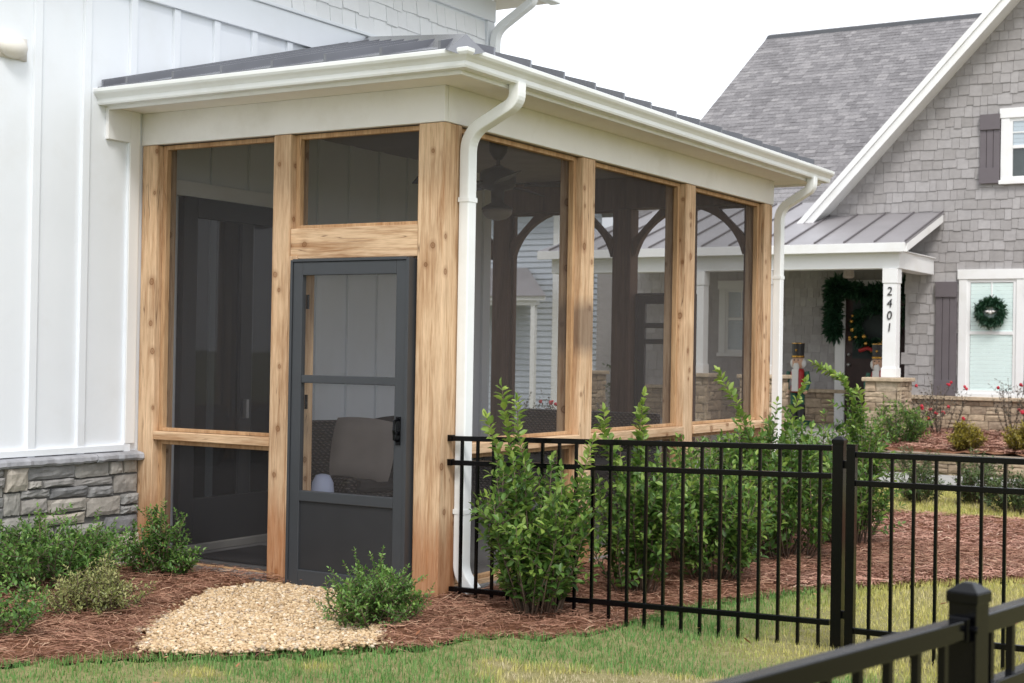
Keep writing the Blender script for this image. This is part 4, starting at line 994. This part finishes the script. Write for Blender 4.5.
rk_pts(-2.95, RXP, -.06, -.09, 13.601, 13.999, sf); rk_pts(RXP, 6.95, -.06, -.09, 13.601, 13.999, sf); sf.build('rake_soffit', M['trim'], HB)
# main roof: shingle by shingle front slope
mr = MB(); RY, RZ, RSL = 21.46, 8.14, .667
def mrz(y): return RZ-RSL*(RY-y)
slabp(mr, [(-6.5,14.9,mrz(14.9)),(4,14.9,mrz(14.9)),(4,RY,RZ),(-6.5,RY,RZ)]); slabp(mr, [(-6.5,RY,RZ),(4,RY,RZ),(4,28,RZ-RSL*6.5),(-6.5,28,RZ-RSL*6.5)])
cs = math.cos(math.atan(RSL)); sn = math.sin(math.atan(RSL))
LS = (RY-14.9)/cs
def on_roof(u, s, d_): return (u, 14.9+s*cs-d_*sn, mrz(14.9)+s*sn+d_*cs+.004)
mr_cap = MB(); mr_cap.prism([(-6.5,RY-.14,RZ-.08),(-6.5,RY,RZ+.03),(-6.5,RY+.14,RZ-.08)], (9, 0, 0))
rrr = random.Random(9); s = 0
while s < LS-.02:
    u = -6.5
    while u < 3.6:
        w = rrr.uniform(.09, .22); u2 = min(u+w, 3.6)
        if u2-u > .03 and not (u > -2.0 + (s*sn)*1.0):
            dt = rrr.uniform(.004, .010)
            mr.add([on_roof(u,s,0),on_roof(u2,s,0),on_roof(u2,s+.16,0),on_roof(u,s+.16,0),on_roof(u+.003,s,dt),on_roof(u2-.003,s,dt),on_roof(u2-.003,s+.15,.002),on_roof(u+.003,s+.15,.002)],
                   [(0,3,2,1),(4,5,6,7),(0,1,5,4),(1,2,6,5),(2,3,7,6),(3,0,4,7)])
        u = u2
    s += .145
mo = mr.build('main_roof', M['shingle'], HB); mr_cap.build('ridge_cap', M['kick'], mo)
# entrance porch
pb = MB()
def mz(y): return 3.06+.305*(y-12.15)
xl, xr = -6.50, -.80
slabp(pb, [(xl,12.15,mz(12.15)),(xr,12.15,mz(12.15)),(xr,13.99,mz(13.99)),(-2.6,13.99,mz(13.99)),(-2.6,15.1,mz(15.1)),(-5.8,15.1,mz(15.1))])
po = pb.build('porch_roof', M['roofmetal2'], HB)
sb = MB(); xs_ = xr-.02
while xs_ > xl+.1:
    y1_ = 13.98 if xs_ > -2.6 else 15.05
    if xs_ < -5.8: y1_ = 12.15+(xs_-xl)/(-5.8-xl)*2.9
    seam(sb, (xs_,12.15,mz(12.15)), (xs_,y1_,mz(y1_)), .009, .026); xs_ -= .42
sb.build('roof_seams', M['seam_far'], po)
tb = MB(); tb.box(xl+.02, xr-.02, 12.13, 12.17, 2.93, 3.055); tb.box(xl+.1, xr-.1, 12.17, 13.95, 2.95, 2.965)
tb.hexa([(xr-.03,12.171,2.93),(xr,12.171,2.93),(xr,13.93,2.93+.54),(xr-.03,13.93,2.93+.54),(xr-.03,12.171,3.04),(xr,12.171,3.04),(xr,13.93,3.04+.54),(xr-.03,13.93,3.04+.54)])
tb.build('eave_trim', M['trim'], HB, .004)
bb = MB(); bb.box(-6.3, -.93, 12.27, 12.49, 2.72, 2.949); bb.box(-1.15, -.93, 12.491, 13.95, 2.72, 2.949); bb.box(-6.2,-1.2,12.5,15.15,2.935,2.95); bb.build('porch_beam', M['trim'], HB, .004)
for i, (xa, xb) in enumerate(((-1.14,-.955),(-2.98,-2.74),(-4.0,-3.76),(-5.9,-5.66))):
    m = MB(); m.box(xa, xb, 12.25, 12.43, 1.25, 2.718); m.box(xa-.012, xb+.012, 12.236, 12.444, 1.252, 1.38); m.box(xa-.010, xb+.010, 12.24, 12.44, 2.52, 2.716)
    col = m.build('column', M['trim'], HB, .004)
    if i == 0:
        col['label'] = 'white column bearing the number 2401'
        nv_, nf_ = [], []
        for k, ch in enumerate('2401'):
            cu = bpy.data.curves.new('digit', 'FONT'); cu.body = ch; cu.size = .165; cu.extrude = .005; cu.align_x = 'CENTER'; cu.shear = .12
            to = bpy.data.objects.new('digit', cu); COL.objects.link(to); bpy.context.view_layer.update()
            me = bpy.data.meshes.new_from_object(to.evaluated_get(bpy.context.evaluated_depsgraph_get())); base_i = len(nv_)
            for v in me.vertices: nv_.append((xa+.088+v.co.x*.9, 12.243-v.co.z, 2.415-k*.162+v.co.y-.06))
            for p_ in me.polygons: nf_.append(tuple(base_i+i_ for i_ in p_.vertices))
            bpy.data.objects.remove(to); bpy.data.meshes.remove(me)
        m = MB(); m.add(nv_, nf_); m.build('house_number', M['num'], col)
def tan_wall(name, x0, x1, y, z0, z1, parent, th_=.0, capd=.05):
    l = []; fill_stones(x0, x1, z0, z1, l, (.07,.15), (.14,.36))
    o = stone_mesh(l, lambda u, z, d_: (u, y-d_, z), .006, .02, .045, 4, 3).build(name, M['tanstone'], parent)
    MB().box(x0, x1, y-.008, y+.02, z0, z1).build('mortar_bed', M['mortar_tan'], o)
    MB().box(x0-.02, x1+.02, y-.08, y+.03, z1, z1+.055).build('cap_stone', M['tanstone'], o, .008)
    return o
tan_wall('stone_base', -1.34, 5.5, GY-.02, .1, .93, HB); tan_wall('stone_base', -6.25, -1.36, 15.17, .3, .95, HB)
# piers
for (xa, xb) in ((-1.34,-.84),(-3.14,-2.60),(-4.15,-3.62),(-6.05,-5.52)):
    l = []; y0_, y1_ = 12.12, 12.66; m = MB(); m.box(xa+.03, xb-.03, y0_+.03, y1_-.03, -.1, 1.2); pr = m.build('pier', M['mortar_tan'], HB)
    l = []; fill_stones(xa, xb, -.1, 1.195, l, (.08,.15), (.14,.3)); fm = stone_mesh(l, lambda u, z, d_: (u, y0_+.04-d_, z), .006, .02, .04, 4, 3)
    l = []; fill_stones(y0_, y1_, -.1, 1.195, l, (.08,.15), (.14,.3)); fm2 = stone_mesh(l, lambda u, z, d_: (xb-.04+d_, u, z), .006, .02, .04, 4, 3)
    fm.add(fm2.v, fm2.f); fm.build('pier_stones', M['tanstone'], pr)
    MB().box(xa-.03, xb+.03, y0_-.03, y1_+.03, 1.196, 1.25).build('pier_cap', M['tanstone'], pr, .01)
MB().box(-6.2, -1.36, 12.3, 15.19, -.2, .46).build('porch_floor', M['concrete'], HB, .01)
for k in range(3): MB().box(-2.5, -1.42, 11.35+.32*k, 11.665+.32*k, -.1, .19+.09*k).build('step', M['concrete'], HB, .01)
# front door
fd = bpy.data.objects.new('front_door', None); COL.objects.link(fd); fd.parent = HB; fd.location = Vector((-2.1,15.17,.46))-wl(HB); WLOC[fd.name] = Vector((-2.1,15.17,.46))
m = MB(); m.box(-2.78,-2.62,15.10,15.17,.46,2.55); m.box(-1.66,-1.50,15.10,15.17,.46,2.55); m.box(-2.78,-1.50,15.08,15.17,2.552,2.72); m.build('casing', M['trim'], fd, .004)
MB().box(-2.618,-1.662,15.12,15.16,.47,2.55).build('door_leaf', M['frontdoor'], fd, .004)
m = MB(); m.box(-2.50,-1.78,15.112,15.119,1.5,2.38); m.build('door_glass', M['darkroom'], fd)
m = MB(); m.ball((-2.55,15.09,1.40), .03); m.ball((-2.55,15.09,1.56), .025); m.build('handle', M['steel'], fd)
# windows with blinds
def window(x0, x1, y, z0, z1, blindmat, lower_dark=False):
    w = bpy.data.objects.new('window', None); COL.objects.link(w); w.parent = HB; w.location = Vector(((x0+x1)/2,y,z0))-wl(HB); WLOC[w.name] = Vector(((x0+x1)/2,y,z0))
    t_ = .115; m = MB(); m.box(x0,x0+t_,y-.04,y,z0+.06,z1-.14); m.box(x1-t_,x1,y-.04,y,z0+.06,z1-.14); m.box(x0-.02,x1+.02,y-.05,y,z1-.139,z1); m.box(x0-.02,x1+.02,y-.07,y,z0,z0+.059)
    a, b, c, d_ = x0+t_, x1-t_, z0+.06, z1-.14
    m.build('casing', M['trim'], w, .004)
    f = MB(); f.box(a,a+.045,y-.025,y-.002,c,d_); f.box(b-.045,b,y-.025,y-.002,c,d_); f.box(a+.045,b-.045,y-.025,y-.002,c,c+.05); f.box(a+.045,b-.045,y-.025,y-.002,d_-.045,d_)
    mid = c+(d_-c)*.53; f.box(a+.045,b-.045,y-.03,y-.002,mid-.02,mid+.025); f.box((a+b)/2-.01,(a+b)/2+.01,y-.024,y-.004,mid+.025,d_-.045)
    if lower_dark: f.box(a+.045,b-.045,y-.0235,y-.0045,(mid+d_)/2-.01,(mid+d_)/2+.01)
    f.build('sash', M['trim'], w)
    bl = MB(); z = c+.03
    while z < d_-.05:
        if not (lower_dark and z < mid): bl.hexa([(a+.05,y+.012,z),(b-.05,y+.012,z),(b-.05,y+.018,z+.002),(a+.05,y+.018,z+.002),(a+.05,y+.009,z+.051),(b-.05,y+.009,z+.051),(b-.05,y+.014,z+.053),(a+.05,y+.014,z+.053)])
        z += .055
    bl.v = [(v[0], v[1]-.024, v[2]) for v in bl.v]
    bl.build('blind', M[blindmat], w)
    MB().box(a+.04,b-.04,y-.004,y-.0015,c,d_).build('dark_room', M['darkroom'], w)
    gm = MB(); gm.add([(a+.04,y-.0235,c+.04),(b-.04,y-.0235,c+.04),(b-.04,y-.0235,d_-.04),(a+.04,y-.0235,d_-.04)], [(0,1,2,3)]); gm.build('pane', M['glass'], w)
window(-.575,.335,GY,.97,2.79,'blind'); window(-.02,.78,GY,3.98,5.05,'blind_grey',True); window(-4.78,-4.0,15.2,1.5,2.74,'blind_grey')
for (a, b, c, d_) in shut:
    m = MB(); wv = (b-a)/3
    for k in range(3): m.box(a+wv*k+.003, a+wv*(k+1)-.003, GY-.045, GY-.002, c, d_)
    for zz in (c+.0, d_-.22): m.box(a, b, GY-.068, GY-.046, zz, zz+.22)
    m.build('shutter', M['shutter'], HB, .003)
# porch lantern
t = thing('porch_lantern', 'small black lantern hanging from the grey house porch ceiling', 'lantern', (-2.04,13.5,2.93))
MB().lathe(-2.04,13.5,[(.015,2.92),(.015,2.86),(.12,2.84),(.13,2.825),(.05,2.82)],10).build('hood', M['fan'], t); MB().lathe(-2.04,13.5,[(.07,2.818),(.085,2.68),(.05,2.66)],8).build('glass', M['bowl'], t)
# wreaths and garland
def needles(name, centers, n, L, mat, parent, seed, tints=(0,1)):
    r = np.random.default_rng(seed); C = np.array(centers); idx = r.integers(0, len(C), n); D = r.normal(0, 1, (n,3)); D[:,1] = -np.abs(D[:,1])*.8; D /= np.linalg.norm(D, axis=1)[:,None]
    lv = [(C[i]+r.normal(0,.02,3), D[k], L*r.uniform(.6,1.3), r.uniform(*tints)) for k, i in enumerate(idx)]
    return leaf_mesh(name, lv, mat, parent, .22)
def ring(cx, cy, cz, R_, n=40): return [(cx+R_*math.cos(2*math.pi*k/n), cy, cz+R_*math.sin(2*math.pi*k/n)) for k in range(n)]
t = thing('window_wreath', 'round green wreath hung on the grey house window', 'wreath', (-.12,13.93,1.95))
needles('greenery', ring(-.12,13.93,2.18,.155), 1500, .075, M['needle'], t, 1)
m = MB(); m.tube(ring(-.12,13.945,2.18,.155)+ring(-.12,13.945,2.18,.155)[:1], .04, 6); m.build('frame', M['greenp'], t)
m = MB(); m.ball((-.12,13.92,2.18), .03, n=8); m.ball((-.16,13.92,2.19), .035, sz=.6, n=8); m.ball((-.08,13.92,2.19), .035, sz=.6, n=8); m.build('bow', M['whitep'], t)
t = thing('door_wreath', 'large wreath with gold ornaments on the dark front door', 'wreath', (-2.12,15.06,1.6))
needles('greenery', ring(-2.12,15.06,1.98,.30), 1300, .12, M['needle'], t, 2)
rr = random.Random(3)
for k in range(22):
    a = rr.uniform(2.6, 6.9); rad = rr.uniform(.2, .42); MB().ball((-2.12+rad*math.cos(a), 14.97, 1.98+rad*math.sin(a)), rr.uniform(.018,.036), n=8).build('ornament', M['gold'], t)
m = MB(); m.tube([(-2.34,14.955,1.62),(-2.2,14.94,1.66),(-2.06,14.95,1.60),(-1.92,14.94,1.64),(-1.84,14.95,1.54)], .03, 8); m.build('ribbon', M['red'], t, smooth=True)
t = thing('door_garland', 'dark evergreen garland draped over the front door of the grey house', 'garland', (-2.7,15.0,1.9))
ctr = []
for k in range(60):
    f = k/59
    if f < .4: ctr.append((-2.76+.03*math.sin(k), 14.98, 1.86+(f/.4)*.80))
    elif f < .85: q = (f-.4)/.45; ctr.append((-2.74+q*1.2, 14.97, 2.66-.16*math.sin(q*math.pi)))
    else: ctr.append((-1.54, 14.98, 2.6-(f-.85)/.15*.5))
needles('greenery', ctr, 4200, .15, M['needle'], t, 4)
# nutcrackers
def nutcracker(label, x, y, z, s):
    t = thing('nutcracker_figure', label, 'decoration', (x, y, z))
    def L(r, a): return (r*s, z+a*s)
    MB().box(x-.17*s, x+.17*s, y-.15*s, y+.15*s, z, z+.07*s).build('stand', M['greenp'], t, .005)
    for q in (-1, 1):
        MB().lathe(x+q*.06*s, y, [L(.062,.07),L(.062,.30),L(.05,.32)], 12).build('boot', M['num'], t); MB().lathe(x+q*.06*s, y, [L(.05,.322),L(.055,.50)], 12).build('leg', M['greenp'], t)
        MB().tube([(x+q*.14*s,y,z+.82*s),(x+q*.175*s,y-.02*s,z+.66*s),(x+q*.15*s,y-.06*s,z+.54*s)], .042*s, 8).build('arm', M['greenp'], t)
        MB().ball((x+q*.145*s,y-.07*s,z+.51*s), .038*s, n=8).build('hand', M['skin'], t)
    MB().lathe(x, y, [L(.105,.50),L(.11,.58),L(.095,.62),L(.11,.80),L(.085,.86),L(.05,.87)], 16).build('coat', M['red'], t, smooth=True)
    MB().box(x-.05*s, x+.05*s, y-.14*s, y-.11*s, z+.52*s, z+.86*s).build('shirt_front', M['whitep'], t, .004)
    MB().lathe(x, y, [L(.05,.865),L(.085,.90),L(.09,.98),L(.085,1.04)], 16).build('head', M['skin'], t, smooth=True)
    m = MB(); m.ball((x-.075*s,y+.01,z+.95*s), .055*s, sz=1.4, n=8); m.ball((x+.075*s,y+.01,z+.95*s), .055*s, sz=1.4, n=8); m.ball((x,y-.085*s,z+.89*s), .05*s, sy=.5, sz=1.5, n=8); m.build('hair_and_beard', M['whitep'], t, smooth=True)
    m = MB()
    for q in (-1, 1): m.ball((x+q*.032*s,y-.086*s,z+1.0*s), .011*s, n=6)
    m.build('eye', M['num'], t); MB().ball((x,y-.098*s,z+.965*s), .018*s, n=6).build('nose', M['skin'], t)
    MB().lathe(x, y, [L(.095,1.03),L(.095,1.06),L(.088,1.06),L(.098,1.25),L(.02,1.27)], 16).build('hat', M['num'], t)
    m = MB(); m.lathe(x, y, [L(.098,1.04),L(.10,1.065),L(.09,1.07)], 16); m.ball((x,y-.095*s,z+1.15*s), .02*s, n=6); m.lathe(x, y, [L(.1,1.252),L(.1,1.26),L(.02,1.268)], 16); m.build('hat_trim', M['gold'], t)
nutcracker('painted nutcracker soldier standing left of the front door', -3.12, 14.4, .462, 1.0)
nutcracker('painted nutcracker soldier half hidden behind the numbered column', -1.86, 14.4, .462, 1.0)

# terrace wall below the upper bed
tw = thing('retaining_wall', 'low tan stone wall holding up the mulched terrace of the grey house', 'wall', (2,10.9,.1))
l = []; fill_stones(-1.2, 7.5, .0, .33, l, (.07,.13), (.15,.36)); stone_mesh(l, lambda u, z, d_: (u, 10.88-d_, z), .006, .02, .05, 4, 3).build('stones', M['tanstone'], tw)
MB().box(-1.2,7.5,10.875,11.02,-.05,.335).build('core', M['mortar_tan'], tw); MB().box(-1.21,7.5,10.845,11.03,.336,.352).build('cap', M['mortar_tan'], tw, .004)

# ------------------------------------------------------------------ pale blue clapboard house
HC = thing('blue_house', 'pale blue clapboard house seen through the first screen opening', 'house', (-18,30,0))
m = MB(); m.box(-24,-14,26,28.4,-.6,5.3); m.prism([(-24,26,5.3),(-24,28.4,5.3),(-24,27.2,5.9)], (10,0,0)); m.build('walls', M['blue'], HC)
m = MB(); z = -.3
while z < 5.28:
    m.hexa([(-24,25.955,z),(-14.12,25.955,z),(-14.12,25.998,z),(-24,25.998,z),(-24,25.985,z+.15),(-14.12,25.985,z+.15),(-14.12,25.998,z+.15),(-24,25.998,z+.15)])
    m.hexa([(-14.002,26.12,z),(-13.955,26.12,z),(-13.955,28.3,z),(-14.002,28.3,z),(-14.002,26.12,z+.15),(-13.985,26.12,z+.15),(-13.985,28.3,z+.15),(-14.002,28.3,z+.15)]); z += .15
m.build('clapboards', M['blue'], HC)
m = MB(); m.box(-14.115,-13.94,25.94,26.11,-.5,5.3); m.box(-24.2,-13.8,25.6,25.999,5.3,5.34); m.box(-14.12,-14.0,24.85,24.97,-.4,2.78); m.box(-22,-13.66,24.75,24.79,2.84,2.95); m.box(-22,-13.95,24.84,25.0,2.72,2.84); m.build('corner_board', M['trim'], HC)
m = MB(); slabp(m, [(-24.3,25.5,5.32),(-13.6,25.5,5.32),(-13.6,27.2,6.02),(-24.3,27.2,6.02)]); slabp(m, [(-24.3,27.2,6.02),(-13.6,27.2,6.02),(-13.6,28.9,5.32),(-24.3,28.9,5.32)]); m.build('roof', M['shingle'], HC)
m = MB(); slabp(m, [(-22.2,24.7,2.96),(-13.6,24.7,2.96),(-14.9,25.96,3.75),(-22.2,25.96,3.75)]); m.build('porch_roof', M['roofmetal2'], HC)
for xx in (-17.6,-20.4):
    m = MB(); m.box(xx-.55,xx+.55,25.90,25.95,3.5,5.0); w = m.build('window', M['trim'], HC); MB().box(xx-.42,xx+.42,25.885,25.899,3.6,4.9).build('pane', M['darkroom'], w)

# distant trees closing the view between the houses
def tree(label, x, y, h, rad, seed):
    rr = random.Random(seed); t = thing('tree', label, 'tree', (x, y, -.3)); m = MB(); m.tube([(x,y,-.5),(x+.1,y,h*.35),(x,y,h*.7)], .22, 8, .08)
    lv = []
    for k in range(9):
        a = rr.uniform(0, 6.28); p = Vector((x+rr.uniform(.2,.7)*rad*math.cos(a), y+rr.uniform(.2,.7)*rad*math.sin(a), h*rr.uniform(.45,.95))); m.tube([(x,y,h*rr.uniform(.25,.5)),p], .07, 5, .02)
        for q in range(330):
            v = Vector((rr.gauss(0,1), rr.gauss(0,1), rr.gauss(0,.8))); v *= rad*.42*rr.uniform(.5,1)/max(v.length,.1)
            lv.append((p+v, (v+Vector((rr.gauss(0,.3),rr.gauss(0,.3),rr.gauss(0,.3)))).normalized(), .17*rr.uniform(.7,1.4), rr.random()))
    m.build('trunk', M['bark'], t); leaf_mesh('crown', lv, M['leaf_far'], t, .6)
tree('broad tree standing between the blue house and the grey house', -12.0, 30, 4.6, 2.2, 1)
tree('smaller tree behind the left end of the grey house', -10.6, 30, 4.2, 1.9, 2)

# ------------------------------------------------------------------ light, sky, camera
SUN_EL, SUN_AZ = R(52), R(140)   # azimuth measured clockwise from +Y
W = bpy.data.worlds.new('World'); S.world = W; W.use_nodes = True; nt = W.node_tree
bg = nt.nodes['Background']; sky = nt.nodes.new('ShaderNodeTexSky'); sky.sky_type = 'NISHITA'; sky.sun_disc = False
sky.sun_elevation = SUN_EL; sky.sun_rotation = SUN_AZ; sky.dust_density = 4; sky.ozone_density = 1; sky.air_density = 1
mx = nt.nodes.new('ShaderNodeMixRGB'); mx.inputs[0].default_value = .86; mx.inputs[2].default_value = (9.4, 9.75, 10.3, 1)
nt.links.new(sky.outputs[0], mx.inputs[1]); nt.links.new(mx.outputs[0], bg.inputs[0]); bg.inputs[1].default_value = .095
sl_ = bpy.data.lights.new('sun', 'SUN'); sl_.energy = 1.3; sl_.angle = R(14); sl_.color = (1, .965, .92)
so_ = bpy.data.objects.new('sun', sl_); COL.objects.link(so_)
sd = Vector((math.sin(SUN_AZ)*math.cos(SUN_EL), math.cos(SUN_AZ)*math.cos(SUN_EL), math.sin(SUN_EL)))
so_.rotation_euler = sd.to_track_quat('Z', 'Y').to_euler(); so_.location = (6, -8, 12)

cam = bpy.data.cameras.new('camera'); co = bpy.data.objects.new('camera', cam); COL.objects.link(co)
cam.sensor_width = 36; cam.lens = 1471.1/1024*36; cam.clip_end = 3000; cam.clip_start = .05
yaw, pt, ro_ = R(31.369), R(.455), R(.955)
f = Vector((-math.sin(yaw)*math.cos(pt), math.cos(yaw)*math.cos(pt), math.sin(pt))); rt = Vector((math.cos(yaw), math.sin(yaw), 0)); up = rt.cross(f)
# the picture content is turned clockwise, so the camera is turned counter-clockwise
rt2 = rt*math.cos(ro_)+up*math.sin(ro_); up2 = up*math.cos(ro_)-rt*math.sin(ro_)
Mm = Matrix((rt2, up2, -f)).transposed().to_4x4(); Mm.translation = Vector((4.911, -7.25, 1.493)); co.matrix_world = Mm
cam.dof.use_dof = True; cam.dof.focus_distance = 8.6; cam.dof.aperture_fstop = 5.6
S.camera = co
S.view_settings.view_transform = 'Standard'; S.view_settings.look = 'None'; S.view_settings.gamma = 1; S.view_settings.exposure = .85
S.render.engine = 'CYCLES'; S.cycles.max_bounces = 10; S.cycles.transparent_max_bounces = 24; S.cycles.diffuse_bounces = 5
S.cycles.use_denoising = True
